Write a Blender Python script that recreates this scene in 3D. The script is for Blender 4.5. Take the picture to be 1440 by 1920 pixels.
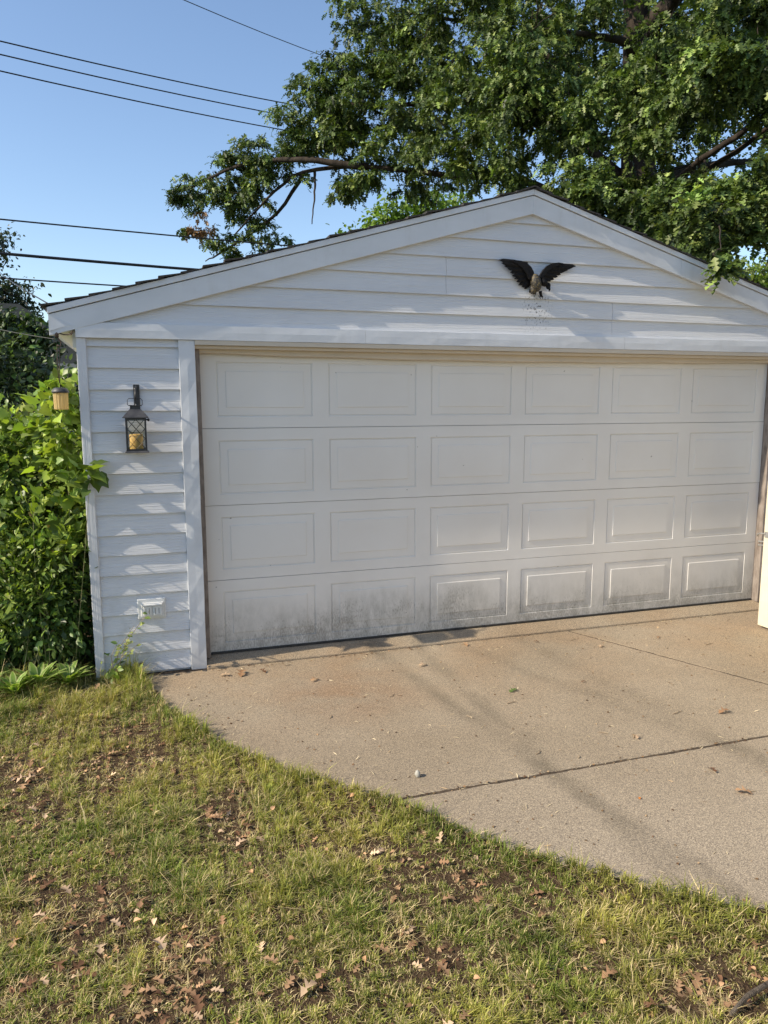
import bpy, bmesh, math, random
import numpy as np
from mathutils import Vector, Matrix

for o in list(bpy.data.objects):
    bpy.data.objects.remove(o)
SC = bpy.context.scene
COL = SC.collection
R = math.radians
rng = np.random.default_rng(21)
random.seed(21)

# ------------------------------------------------------------------ camera
F_PX, YAW, PITCH, ROLL = 1403.0, 0.3093, -0.1459, -0.0021
CAM = np.array([-0.3813, -5.2622, 1.7777])
_r = np.array([math.cos(YAW), -math.sin(YAW), 0.0])
_f = np.array([math.sin(YAW) * math.cos(PITCH), math.cos(YAW) * math.cos(PITCH), math.sin(PITCH)])
_u = np.cross(_r, _f)
CR = math.cos(ROLL) * _r + math.sin(ROLL) * _u
CU = -math.sin(ROLL) * _r + math.cos(ROLL) * _u
camd = bpy.data.cameras.new('camera')
cam = bpy.data.objects.new('camera', camd)
COL.objects.link(cam)
m3 = Matrix((CR, CU, -_f)).transposed()
cam.matrix_world = Matrix.Translation(Vector(CAM)) @ m3.to_4x4()
camd.sensor_fit = 'VERTICAL'
camd.sensor_height = 24.0
camd.lens = 24.0 * F_PX / 1920.0
camd.clip_start = 0.05
camd.clip_end = 2000
SC.camera = cam
SC.render.resolution_x, SC.render.resolution_y = 768, 1024

# ------------------------------------------------------------------ sky, sun, exposure
SUN_EL, SUN_FRONT = R(36.0), R(4.2)
world = bpy.data.worlds.new('World')
SC.world = world
world.use_nodes = True
wn = world.node_tree
sky = wn.nodes.new('ShaderNodeTexSky')
sky.sky_type = 'NISHITA'
sky.sun_disc = False
sky.sun_elevation = SUN_EL
sky.sun_rotation = R(-90) - SUN_FRONT
sky.altitude = 200
sky.air_density = 1.0
sky.dust_density = 0.8
sky.ozone_density = 2.0
bgn = wn.nodes['Background']
bgn.inputs['Strength'].default_value = 0.15
wn.links.new(sky.outputs[0], bgn.inputs['Color'])
sund = bpy.data.lights.new('sun', 'SUN')
sund.energy = 4.7
sund.angle = R(0.53)
sund.color = (1.0, 0.88, 0.70)
sun = bpy.data.objects.new('sun', sund)
COL.objects.link(sun)
sdir = Vector((-math.cos(SUN_EL) * math.cos(SUN_FRONT), -math.cos(SUN_EL) * math.sin(SUN_FRONT), math.sin(SUN_EL)))
sun.rotation_euler = sdir.to_track_quat('Z', 'Y').to_euler()
sun.location = (-8, -3, 9)
SC.view_settings.view_transform = 'Standard'
SC.view_settings.look = 'None'
SC.view_settings.gamma = 1.0
SC.view_settings.use_curve_mapping = False
SC.view_settings.exposure = 0.5

# ------------------------------------------------------------------ helpers
def ray(px, py):
    return _f * F_PX + CR * (px - 720) - CU * (py - 960)
def atY(px, py, Y):
    v = ray(px, py); return CAM + v * ((Y - CAM[1]) / v[1])
def atZ(px, py, Z=-0.05):
    v = ray(px, py); return CAM + v * ((Z - CAM[2]) / v[2])

def tag(o, label=None, cat=None, group=None, kind=None):
    if label: o['label'] = label
    if cat: o['category'] = cat
    if group: o['group'] = group
    if kind: o['kind'] = kind
    return o
def empty(name, loc=(0, 0, 0), rz=0.0):
    o = bpy.data.objects.new(name, None)
    COL.objects.link(o); o.location = loc; o.rotation_euler = (0, 0, rz)
    o.empty_display_size = 0.1
    return o

class MB:
    def __init__(s): s.v = []; s.f = []
    def add(s, vs, fs):
        n = len(s.v); s.v += [tuple(map(float, a)) for a in vs]; s.f += [tuple(i + n for i in f) for f in fs]; return s
    def box(s, x0, x1, y0, y1, z0, z1):
        return s.add([(x0,y0,z0),(x1,y0,z0),(x1,y1,z0),(x0,y1,z0),(x0,y0,z1),(x1,y0,z1),(x1,y1,z1),(x0,y1,z1)],
                     [(0,3,2,1),(4,5,6,7),(0,1,5,4),(1,2,6,5),(2,3,7,6),(3,0,4,7)])
    def prism_y(s, poly, y0, y1):            # poly in (x,z), counter-clockwise seen from -y
        n = len(poly)
        vs = [(x, y0, z) for x, z in poly] + [(x, y1, z) for x, z in poly]
        fs = [tuple(range(n)), tuple(range(2 * n - 1, n - 1, -1))]
        fs += [(i, i + n, (i + 1) % n + n, (i + 1) % n) for i in range(n)]
        return s.add(vs, fs)
    def prism_z(s, poly, z0, z1):
        n = len(poly)
        vs = [(x, y, z0) for x, y in poly] + [(x, y, z1) for x, y in poly]
        fs = [tuple(range(n - 1, -1, -1)), tuple(range(n, 2 * n))]
        fs += [(i, (i + 1) % n, (i + 1) % n + n, i + n) for i in range(n)]
        return s.add(vs, fs)
    def tube(s, pts, rad, seg=6, cap=True):
        pts = [Vector(p) for p in pts]; n = len(pts)
        if not hasattr(rad, '__len__'): rad = [rad] * n
        rings = []; up = None
        for i, p in enumerate(pts):
            t = (pts[min(i + 1, n - 1)] - pts[max(i - 1, 0)])
            if t.length < 1e-9: t = Vector((0, 0, 1))
            t.normalize()
            if up is None:
                a = Vector((0, 0, 1)) if abs(t.z) < 0.9 else Vector((1, 0, 0))
                up = t.cross(a).normalized()
            up = (up - t * up.dot(t)).normalized()
            b = t.cross(up)
            rings.append([p + (up * math.cos(2*math.pi*k/seg) + b * math.sin(2*math.pi*k/seg)) * rad[i] for k in range(seg)])
        vs = [tuple(q) for r_ in rings for q in r_]; fs = []
        for i in range(n - 1):
            for k in range(seg):
                a, b2 = i * seg + k, i * seg + (k + 1) % seg
                fs.append((a, b2, b2 + seg, a + seg))
        if cap:
            fs.append(tuple(range(seg - 1, -1, -1))); fs.append(tuple(range((n - 1) * seg, n * seg)))
        return s.add(vs, fs)
    def lathe(s, prof, c=(0, 0, 0), seg=16):   # prof: (r, z)
        vs = []; fs = []; n = len(prof)
        for r_, z in prof:
            for k in range(seg):
                a = 2 * math.pi * k / seg
                vs.append((c[0] + r_ * math.cos(a), c[1] + r_ * math.sin(a), c[2] + z))
        for i in range(n - 1):
            for k in range(seg):
                fs.append((i*seg+k, i*seg+(k+1)%seg, (i+1)*seg+(k+1)%seg, (i+1)*seg+k))
        fs.append(tuple(range(seg - 1, -1, -1))); fs.append(tuple(range((n-1)*seg, n*seg)))
        return s.add(vs, fs)
    def ell(s, c, r3, seg=12, rings=8, rot=None):
        vs = []; fs = []
        for i in range(1, rings):
            th = math.pi * i / rings
            for k in range(seg):
                ph = 2 * math.pi * k / seg
                vs.append(Vector((r3[0]*math.sin(th)*math.cos(ph), r3[1]*math.sin(th)*math.sin(ph), r3[2]*math.cos(th))))
        vs += [Vector((0, 0, r3[2])), Vector((0, 0, -r3[2]))]
        if rot is not None: vs = [rot @ v for v in vs]
        vs = [tuple(v + Vector(c)) for v in vs]
        for i in range(rings - 2):
            for k in range(seg):
                fs.append((i*seg+k, (i+1)*seg+k, (i+1)*seg+(k+1)%seg, i*seg+(k+1)%seg))
        T = (rings - 1) * seg
        for k in range(seg):
            fs.append((T, k, (k+1)%seg)); fs.append((T+1, (rings-2)*seg+(k+1)%seg, (rings-2)*seg+k))
        return s.add(vs, fs)
    def mesh(s, name, mat, smooth=False):
        me = bpy.data.meshes.new(name); me.from_pydata(s.v, [], s.f); me.update()
        if mat: me.materials.append(mat)
        if smooth:
            me.polygons.foreach_set('use_smooth', [True] * len(me.polygons))
        return me
    def build(s, name, mat, parent=None, smooth=False, bevel=0.0, origin=None):
        me = s.mesh(name, mat, smooth)
        if origin is not None:
            me.transform(Matrix.Translation(-Vector(origin)))
        o = bpy.data.objects.new(name, me); COL.objects.link(o)
        if origin is not None: o.location = origin
        if parent: o.parent = parent
        if bevel:
            b = o.modifiers.new('bevel', 'BEVEL'); b.width = bevel; b.segments = 2; b.limit_method = 'ANGLE'; b.angle_limit = R(40)
        return o

# local helper: parts given in world coordinates but parented to an empty that is not at the origin
def part(mb, name, mat, parent, **k):
    o = mb.build(name, mat, None, **k)
    o.parent = parent
    base = Vector(parent.location)
    p = parent.parent
    while p: base = base + Vector(p.location); p = p.parent
    if parent.type == 'MESH' or True:
        o.location = Vector(o.location) - base
    return o

# ---- value noise for numpy
def _hash(ix, iy, seed):
    h = (ix.astype(np.int64) * 374761393 + iy.astype(np.int64) * 668265263 + seed * 974711) & 0xffffffff
    h = ((h ^ (h >> 13)) * 1274126177) & 0xffffffff
    return ((h ^ (h >> 16)) & 0xffff) / 65535.0
def noise2(x, y, scale, seed=0, octv=3):
    out = 0; amp = 1; tot = 0
    for o_ in range(octv):
        u_, v_ = x * scale, y * scale
        ix, iy = np.floor(u_), np.floor(v_); fx, fy = u_ - ix, v_ - iy
        fx, fy = fx*fx*(3-2*fx), fy*fy*(3-2*fy)
        a = _hash(ix, iy, seed+o_); b = _hash(ix+1, iy, seed+o_); c = _hash(ix, iy+1, seed+o_); d = _hash(ix+1, iy+1, seed+o_)
        out = out + amp * ((a*(1-fx)+b*fx)*(1-fy) + (c*(1-fx)+d*fx)*fy); tot += amp
        amp *= .5; scale *= 2.1
    return out / tot

# ---- mass meshes
def np_mesh(name, V, T, mat, col=None, smooth=False):
    me = bpy.data.meshes.new(name)
    V = np.ascontiguousarray(V, dtype=np.float32); T = np.ascontiguousarray(T, dtype=np.int32)
    me.vertices.add(len(V)); me.vertices.foreach_set('co', V.ravel())
    k = T.shape[1]
    me.loops.add(T.size); me.loops.foreach_set('vertex_index', T.ravel())
    me.polygons.add(len(T))
    me.polygons.foreach_set('loop_start', np.arange(0, T.size, k, dtype=np.int32))
    me.polygons.foreach_set('loop_total', np.full(len(T), k, dtype=np.int32))
    if smooth: me.polygons.foreach_set('use_smooth', np.ones(len(T), dtype=bool))
    if col is not None:
        at = me.color_attributes.new('Col', 'FLOAT_COLOR', 'POINT')
        C4 = np.ones((len(V), 4), dtype=np.float32); C4[:, :3] = col
        at.data.foreach_set('color', C4.ravel())
    me.update(calc_edges=True)
    me.materials.append(mat)
    return me
def link_mesh(me, name, parent=None, loc=None):
    o = bpy.data.objects.new(name, me); COL.objects.link(o)
    if parent: o.parent = parent
    if loc is not None: o.location = loc
    return o
def unit(a):
    return a / np.maximum(np.linalg.norm(a, axis=-1, keepdims=True), 1e-9)

OAK_V = np.array([(0,-.16,0),(.30,.14,.06),(.045,.26,0),(.47,.52,.10),(.05,.54,-.02),(.25,.84,.02),(0,1.0,-.12),
                  (-.25,.84,.02),(-.05,.54,-.02),(-.47,.52,.10),(-.045,.26,0),(-.30,.14,.06)])
OAK_T = np.array([(0,1,2),(0,2,10),(0,10,11),(2,3,4),(2,4,8),(2,8,10),(10,8,9),(4,5,6),(4,6,8),(8,6,7)])
OV_V = np.array([(0,0,0),(.27,.30,.07),(.24,.62,.05),(0,1,-.08),(-.24,.62,.05),(-.27,.30,.07),(0,.45,0)])
OV_T = np.array([(0,1,6),(1,2,6),(2,3,6),(3,4,6),(4,5,6),(5,0,6)])
MUL_V = np.array([(0,.08,0),(.30,-.06,.03),(.46,.28,.08),(.37,.42,.03),(.34,.64,.05),(.19,.76,0),(0,1.05,-.14),(-.19,.76,0),(-.34,.64,.05),(-.37,.42,.03),(-.46,.28,.08),(-.30,-.06,.03)])
MUL_T = np.array([(0,1,2),(0,2,3),(3,4,5),(0,3,5),(5,6,7),(0,5,7),(7,8,9),(0,7,9),(0,9,10),(0,10,11)])
NAR_V = np.array([(0,0,0),(.09,.35,.02),(.07,.7,.0),(0,1,-.1),(-.07,.7,.0),(-.09,.35,.02)])
NAR_T = np.array([(0,1,5),(1,2,4),(1,4,5),(2,3,4)])

def leaves(P, D, N, S, tv, tt):
    """place leaf templates: P base points, D direction, N normal hint, S size"""
    D = unit(D); side = unit(np.cross(D, N)); N2 = np.cross(side, D)
    n, k = len(P), len(tv)
    V = P[:, None, :] + S[:, None, None] * (side[:, None, :] * tv[None, :, 0:1] + D[:, None, :] * tv[None, :, 1:2] + N2[:, None, :] * tv[None, :, 2:3])
    T = tt[None, :, :] + (np.arange(n) * k)[:, None, None]
    return V.reshape(-1, 3), T.reshape(-1, 3)
def leafcol(n, k, base, var, rg=rng):
    """colour per leaf: list of base colours with weights"""
    bc = np.array([b[:3] for b in base]); w = np.array([b[3] for b in base]); w = w / w.sum()
    c = bc[rg.choice(len(bc), n, p=w)] * np.exp(rg.normal(0, var, (n, 1)))
    return np.repeat(c, k, axis=0)

# ------------------------------------------------------------------ materials
def mat(name, color=(.5,.5,.5), rough=.6, metal=0.0, spec=.5):
    m = bpy.data.materials.new(name); m.use_nodes = True
    b = m.node_tree.nodes['Principled BSDF']
    b.inputs['Base Color'].default_value = (*color, 1); b.inputs['Roughness'].default_value = rough
    b.inputs['Metallic'].default_value = metal; b.inputs['Specular IOR Level'].default_value = spec
    return m
class NT:
    def __init__(s, m): s.t = m.node_tree; s.b = s.t.nodes['Principled BSDF']
    def n(s, typ, **k):
        nd = s.t.nodes.new(typ)
        for a, v in k.items():
            if a.startswith('i_'):
                nd.inputs[a[2:]].default_value = v
            else: setattr(nd, a, v)
        return nd
    def l(s, a, b): s.t.links.new(a, b)
    def coord(s, scale=(1,1,1), loc=(0,0,0), rot=(0,0,0), src='Object'):
        tc = s.n('ShaderNodeTexCoord'); mp = s.n('ShaderNodeMapping')
        mp.inputs['Scale'].default_value = scale; mp.inputs['Location'].default_value = loc; mp.inputs['Rotation'].default_value = rot
        if src == 'World':
            g = s.n('ShaderNodeNewGeometry'); s.l(g.outputs['Position'], mp.inputs[0])
        else: s.l(tc.outputs[src], mp.inputs[0])
        return mp.outputs[0]
    def noise(s, co, scale=5, detail=4, rough=.55):
        nd = s.n('ShaderNodeTexNoise'); nd.inputs['Scale'].default_value = scale; nd.inputs['Detail'].default_value = detail
        nd.inputs['Roughness'].default_value = rough; s.l(co, nd.inputs['Vector']); return nd.outputs['Fac']
    def ramp(s, fac, stops):
        nd = s.n('ShaderNodeValToRGB'); e = nd.color_ramp.elements
        while len(e) < len(stops): e.new(.5)
        for q, (p, c) in zip(e, stops):
            q.position = p; q.color = (*c, 1) if hasattr(c, '__len__') else (c, c, c, 1)
        s.l(fac, nd.inputs[0]); return nd.outputs[0]
    def mix(s, fac, a, b, mode='MIX'):
        nd = s.n('ShaderNodeMix', data_type='RGBA', blend_type=mode)
        for k, v in ((0, fac), (6, a), (7, b)):
            if hasattr(v, 'is_output') or hasattr(v, 'links'): s.l(v, nd.inputs[k])
            else: nd.inputs[k].default_value = v if k == 0 else (*v, 1)
        return nd.outputs[2]
    def math(s, op, a, b=0.0, c=None):
        nd = s.n('ShaderNodeMath', operation=op)
        for k, v in enumerate((a, b, c)):
            if v is None: continue
            if hasattr(v, 'links'): s.l(v, nd.inputs[k])
            else: nd.inputs[k].default_value = v
        return nd.outputs[0]
    def mrange(s, v, a, b, c=0.0, d=1.0, smooth=True):
        nd = s.n('ShaderNodeMapRange'); nd.interpolation_type = 'SMOOTHSTEP' if smooth else 'LINEAR'
        s.l(v, nd.inputs[0])
        for k, q in enumerate((a, b, c, d)): nd.inputs[k + 1].default_value = q
        return nd.outputs[0]
    def sep(s, co):
        nd = s.n('ShaderNodeSeparateXYZ'); s.l(co, nd.inputs[0]); return nd.outputs
    def bump(s, h, strength=.3, dist=.01):
        nd = s.n('ShaderNodeBump'); nd.inputs['Strength'].default_value = strength; nd.inputs['Distance'].default_value = dist
        s.l(h, nd.inputs['Height'])
        s.l(nd.outputs[0], s.b.inputs['Normal']); return nd

def siding_material():
    m = mat('painted_siding', (.70,.71,.73), .55)
    t = NT(m)
    w = t.coord((1,1,1), src='World')
    grain = t.noise(t.coord((2.2, 8, 95), src='World'), 1.0, 5, .65)
    broad = t.noise(t.coord((.7, 1, 3), src='World'), 2.0, 4)
    c = t.mix(t.ramp(broad, [(.35, 0.0), (.7, 1.0)]), (.60,.61,.63), (.66,.665,.675))
    c = t.mix(t.math('MULTIPLY', t.ramp(grain, [(.62, 0.), (.72, 1.)]), .25), c, (.50,.50,.50))
    z = t.sep(w)
    # grime where rain splashes: green-grey smears low on the wall
    low = t.mrange(z[2], .75, .05)
    sm = t.ramp(t.noise(t.coord((5, 5, 3.5), src='World'), 1.0, 5, .6), [(.50, 0.), (.66, 1.)])
    c = t.mix(t.math('MULTIPLY', t.math('MULTIPLY', low, sm), .55), c, (.33,.33,.29))
    sp = t.ramp(t.noise(t.coord((1,1,1), src='World'), 170, 2, .5), [(.66, 0.), (.70, 1.)])
    low2 = t.mrange(z[2], .22, .0)
    c = t.mix(t.math('MULTIPLY', t.math('MULTIPLY', sp, low2), .75), c, (.12,.12,.11))
    # black mildew specks below the eagle
    dx = t.math('ABSOLUTE', t.math('SUBTRACT', z[0], 2.47))
    inx = t.mrange(dx, .16, .03); inz = t.math('MULTIPLY', t.mrange(z[2], 2.60, 2.55), t.mrange(z[2], 2.25, 2.42))
    sp2 = t.ramp(t.noise(t.coord((1,1,.6), src='World'), 85, 3, .6), [(.575, 0.), (.62, 1.)])
    c = t.mix(t.math('MULTIPLY', t.math('MULTIPLY', inx, inz), t.math('MULTIPLY', sp2, .9)), c, (.05,.05,.045))
    t.l(c, t.b.inputs['Base Color'])
    t.bump(grain, 1.0, .006)
    return m
def trim_material(name, col, dent=.35, grain=False, rough=.42):
    m = mat(name, col, rough)
    t = NT(m)
    n1 = t.noise(t.coord((1.2,1.2,3), src='World'), 3.0, 5)
    c = t.mix(t.ramp(n1, [(.35, 0.), (.75, 1.)]), tuple(q*.93 for q in col), tuple(min(1, q*1.04) for q in col))
    w = t.sep(t.coord(src='World'))
    st = t.ramp(t.noise(t.coord((9, 9, 2.2), src='World'), 1.0, 6, .65), [(.54, 0.), (.72, 1.)])
    c = t.mix(t.math('MULTIPLY', st, .16), c, (.36,.34,.29))
    low = t.mrange(w[2], .20, -.05)
    c = t.mix(t.math('MULTIPLY', low, .35), c, (.34,.31,.26))
    t.l(c, t.b.inputs['Base Color'])
    if grain:
        h = t.noise(t.coord((70, 30, 2.5), src='World'), 1.0, 5, .65)
        t.bump(h, .8, .008)
    else:
        h = t.noise(t.coord((3.2, 3.2, 4.5), src='World'), 1.6, 2, .4)
        t.bump(h, dent, .05)
    return m
def door_material():
    m = mat('almond_door_paint', (.60,.585,.56), .5)
    t = NT(m)
    w = t.sep(t.coord(src='World'))
    broad = t.noise(t.coord((.8,1,.8), src='World'), 1.6, 4)
    c = t.mix(t.ramp(broad, [(.3, 0.), (.7, 1.)]), (.67,.64,.595), (.73,.71,.675))
    # grime: a fuzzy grey film and dark vertical flecks splashed up from the ground, uneven along the door
    wob = t.noise(t.coord((1.7, 1, 2.0), src='World'), 1.0, 3)
    zz = t.math('SUBTRACT', w[2], t.math('MULTIPLY', t.math('SUBTRACT', wob, .5), .55))
    film = t.mrange(zz, .50, .04)
    fn = t.noise(t.coord((16, 1, 7), src='World'), 1.0, 6, .7)
    c = t.mix(t.math('MULTIPLY', t.math('MULTIPLY', film, t.ramp(fn, [(.25, .15), (.70, 1.)])), .85), c, (.25,.245,.215))
    fl = t.noise(t.coord((120, 1, 42), src='World'), 1.0, 4, .65)
    pt = t.noise(t.coord((4.5, 1, 5), src='World'), 1.0, 4, .6)
    fl = t.math('ADD', fl, t.math('MULTIPLY', t.math('SUBTRACT', pt, .54), .42))
    thr = t.mrange(zz, .44, -.02, .70, .40, smooth=False)
    fk = t.mrange(t.math('SUBTRACT', fl, thr), 0.0, .11)
    c = t.mix(t.math('MULTIPLY', fk, .45), c, (.15,.135,.11))
    # few scattered spots
    sp = t.ramp(t.noise(t.coord(src='World'), 26, 1, .5), [(.80, 0.), (.815, 1.)])
    c = t.mix(t.math('MULTIPLY', sp, .6), c, (.2,.18,.15))
    t.l(c, t.b.inputs['Base Color'])
    h = t.noise(t.coord((60, 1, 4), src='World'), 1.0, 4, .6)
    h2 = t.noise(t.coord((1.3,1,1.3), src='World'), 1.0, 1)
    t.bump(t.math('ADD', t.math('MULTIPLY', h, .05), h2), .3, .02)
    return m
def concrete_material():
    m = mat('aggregate_concrete', (.36,.30,.22), .85, spec=.25)
    t = NT(m)
    P = t.coord(src='World'); w = t.sep(P)
    big = t.noise(t.coord((1,1,1), src='World'), .9, 5, .55)
    c = t.mix(t.ramp(big, [(.32, 0.), (.68, 1.)]), (.285,.243,.188), (.372,.326,.262))
    # rust-brown wash near the door, greyer further out
    warm = t.math('MULTIPLY', t.mrange(w[1], -1.9, -.4), t.ramp(t.noise(P, 1.5, 4), [(.40, 0.), (.65, 1.)]))
    c = t.mix(t.math('MULTIPLY', warm, .38), c, (.34,.235,.145))
    rdx = t.math('SUBTRACT', w[0], .75); rdy = t.math('SUBTRACT', w[1], -.85)
    rd = t.math('SQRT', t.math('ADD', t.math('MULTIPLY', rdx, rdx), t.math('MULTIPLY', rdy, rdy)))
    rs = t.math('MULTIPLY', t.mrange(rd, .75, .05), t.ramp(t.noise(P, 3.2, 5), [(.36, 0.), (.60, 1.)]))
    c = t.mix(t.math('MULTIPLY', rs, .45), c, (.27,.165,.10))
    grey = t.mrange(w[1], -1.8, -3.2)
    c = t.mix(t.math('MULTIPLY', grey, .55), c, (.375,.335,.285))
    # soft dark bands running diagonally down the drive
    def dark_band(x0, y0, x1, y1, wid, amt, c):
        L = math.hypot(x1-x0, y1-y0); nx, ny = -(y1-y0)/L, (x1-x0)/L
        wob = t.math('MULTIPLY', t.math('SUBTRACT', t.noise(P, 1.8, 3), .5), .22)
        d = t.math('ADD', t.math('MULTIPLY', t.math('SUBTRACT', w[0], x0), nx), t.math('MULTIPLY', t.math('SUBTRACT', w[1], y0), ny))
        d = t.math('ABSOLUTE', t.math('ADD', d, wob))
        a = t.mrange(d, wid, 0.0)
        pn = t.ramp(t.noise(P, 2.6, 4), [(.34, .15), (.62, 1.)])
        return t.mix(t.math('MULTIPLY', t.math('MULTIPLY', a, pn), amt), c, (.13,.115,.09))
    for tr in DARK_BANDS: c = dark_band(*tr, c)
    # aggregate grains
    v = t.n('ShaderNodeTexVoronoi'); v.inputs['Scale'].default_value = 330; t.l(P, v.inputs['Vector'])
    vr = t.n('ShaderNodeSeparateColor'); t.l(v.outputs['Color'], vr.inputs[0])
    c = t.mix(.62, c, t.mix(t.ramp(vr.outputs[0], [(.0, 0.), (.6, .45), (1., 1.)]), (.07,.05,.03), (.86,.78,.64)), 'OVERLAY')
    fine = t.noise(P, 420, 3, .7)
    c = t.mix(.7, c, t.ramp(fine, [(.32, .22), (.68, .78)]), 'OVERLAY')
    sp = t.ramp(t.noise(P, 60, 3, .6), [(.68, 0.), (.74, 1.)])
    c = t.mix(t.math('MULTIPLY', sp, .5), c, (.12,.09,.06))
    t.l(c, t.b.inputs['Base Color'])
    t.bump(t.math('ADD', v.outputs['Distance'], fine), .35, .004)
    return m
def soil_material():
    m = mat('lawn_soil', (.12,.08,.05), .95, spec=.1)
    t = NT(m)
    P = t.coord(src='World')
    n = t.noise(P, 14, 6, .7); n2 = t.noise(P, 90, 3, .7)
    c = t.mix(t.ramp(n, [(.3, 0.), (.7, 1.)]), (.048,.029,.017), (.135,.088,.052))
    c = t.mix(t.ramp(n2, [(.45, 0.), (.75, .6)]), c, (.26,.19,.115))
    t.l(c, t.b.inputs['Base Color'])
    t.bump(t.math('ADD', n, n2), 1.0, .04)
    return m
def ground_material():
    m = mat('far_ground', (.08,.10,.035), .95, spec=.1)
    t = NT(m)
    P = t.coord(src='World')
    c = t.mix(t.ramp(t.noise(P, 1.2, 5), [(.3, 0.), (.7, 1.)]), (.06,.085,.028), (.13,.12,.055))
    t.l(c, t.b.inputs['Base Color'])
    t.bump(t.noise(P, 12, 5), .8, .05)
    return m
def leaf_material(name, transl=.35, rough=.42, tcol=(1.25,1.35,.55), spec=.45):
    m = mat(name, (.08,.12,.03), rough, spec=spec)
    t = NT(m)
    a = t.n('ShaderNodeVertexColor', layer_name='Col')
    t.l(a.outputs['Color'], t.b.inputs['Base Color'])
    tr = t.n('ShaderNodeBsdfTranslucent')
    tc = t.mix(1.0, a.outputs['Color'], tcol, 'MULTIPLY')
    t.l(tc, tr.inputs['Color'])
    mx = t.n('ShaderNodeMixShader'); mx.inputs[0].default_value = transl
    t.l(t.b.outputs[0], mx.inputs[1]); t.l(tr.outputs[0], mx.inputs[2])
    t.l(mx.outputs[0], t.t.nodes['Material Output'].inputs['Surface'])
    return m
def bark_material(name, a, b, sc=8):
    m = mat(name, a, .9, spec=.2)
    t = NT(m)
    n = t.noise(t.coord((sc, sc, sc*.22), src='World'), 1.0, 6, .65)
    t.l(t.mix(t.ramp(n, [(.35, 0.), (.65, 1.)]), a, b), t.b.inputs['Base Color'])
    t.bump(n, .9, .04)
    return m
def simple_noise(name, a, b, scale, rough, metal=0.0, bump=0.0, stretch=(1,1,1), spec=.5):
    m = mat(name, a, rough, metal, spec); t = NT(m)
    n = t.noise(t.coord(stretch, src='Object'), scale, 5, .6)
    t.l(t.mix(t.ramp(n, [(.35, 0.), (.65, 1.)]), a, b), t.b.inputs['Base Color'])
    if bump: t.bump(n, bump, .01)
    return m

def G(px, py, z=-.05):
    q = atZ(px, py, z); return float(q[0]), float(q[1])
DARK_BANDS = [(*G(850,1270), *G(1060,1465), .10, .42), (*G(1060,1465), *G(1390,1690), .10, .48), (*G(1010,1215), *G(1340,1390), .13, .30), (*G(1340,1390), *G(1500,1450), .11, .3)]

M = dict(
    siding=siding_material(),
    trim=trim_material('white_aluminium_trim', (.63,.65,.68), .10),
    trimwood=trim_material('white_wood_trim', (.62,.63,.65), 0, grain=True, rough=.55),
    rake=trim_material('rake_trim', (.62,.64,.665), .06),
    beige=trim_material('beige_header_paint', (.57,.50,.405), .05, rough=.55),
    jamb=simple_noise('worn_jamb_wood', (.15,.12,.10), (.27,.23,.20), 9, .8, bump=.4, stretch=(3,3,1)),
    door=door_material(),
    seal=simple_noise('black_rubber_seal', (.015,.015,.015), (.04,.037,.033), 30, .7),
    shingle=simple_noise('asphalt_shingle', (.018,.017,.017), (.055,.05,.047), 60, .95, bump=.6),
    sheath=simple_noise('wall_sheathing', (.5,.5,.5), (.6,.6,.6), 3, .8),
    soffit=simple_noise('cream_soffit', (.66,.63,.53), (.74,.71,.62), 4, .6),
    concrete=None, sill=None,
    soil=soil_material(), ground=ground_material(),
    black=simple_noise('black_metal', (.012,.012,.014), (.03,.03,.032), 40, .45, spec=.5),
    bronze=simple_noise('weathered_dark_metal', (.03,.03,.034), (.07,.068,.068), 25, .5),
    wire=simple_noise('wire_sheath', (.012,.012,.014), (.022,.022,.026), 4, .6),
    oakbark=bark_material('oak_bark', (.018,.014,.011), (.060,.047,.037), 6),
    twig=bark_material('twig_bark', (.07,.055,.04), (.16,.13,.10), 20),
    stem=simple_noise('green_stem', (.16,.18,.06), (.24,.22,.10), 10, .6),
    oakleaf=leaf_material('oak_leaf', .22, .5, spec=.35),
    shrubleaf=leaf_material('shrub_leaf', .38, .42, (1.3,1.4,.45)),
    darkleaf=leaf_material('dark_leaf', .22, .45),
    grass=leaf_material('grass_blade', .34, .55, (1.2,1.2,.6), spec=.25),
    dead=leaf_material('dead_leaf', .12, .8, (1.2,1.0,.7), spec=.15),
    cream=simple_noise('cream_gate_paint', (.62,.56,.42), (.67,.61,.47), 7, .5, bump=.05),
    steel=simple_noise('galvanised_steel', (.35,.35,.34), (.5,.5,.48), 20, .4, .7),
    wax=mat('yellow_wax', (.78,.50,.16), .45),
    stone=simple_noise('pale_stone', (.30,.29,.25), (.42,.40,.35), 30, .8, bump=.4),
    twigdry=simple_noise('dry_twig', (.25,.18,.11), (.42,.33,.22), 30, .8),
    nwall=simple_noise('neighbour_wall', (.3,.29,.27), (.36,.35,.33), 3, .8),
    nroof=simple_noise('neighbour_roof_shingle', (.020,.024,.024), (.04,.045,.045), 25, .95, bump=.3, spec=.05),
    rope=simple_noise('grey_rope', (.035,.04,.033), (.06,.065,.055), 40, .8),
    plate=trim_material('painted_outlet', (.66,.66,.64), .2, rough=.5),
)
M['wax'].node_tree.nodes['Principled BSDF'].inputs['Subsurface Weight'].default_value = .25
M['wax'].node_tree.nodes['Principled BSDF'].inputs['Subsurface Radius'].default_value = (.03,.015,.005)
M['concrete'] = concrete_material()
M['sill'] = M['concrete']
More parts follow.
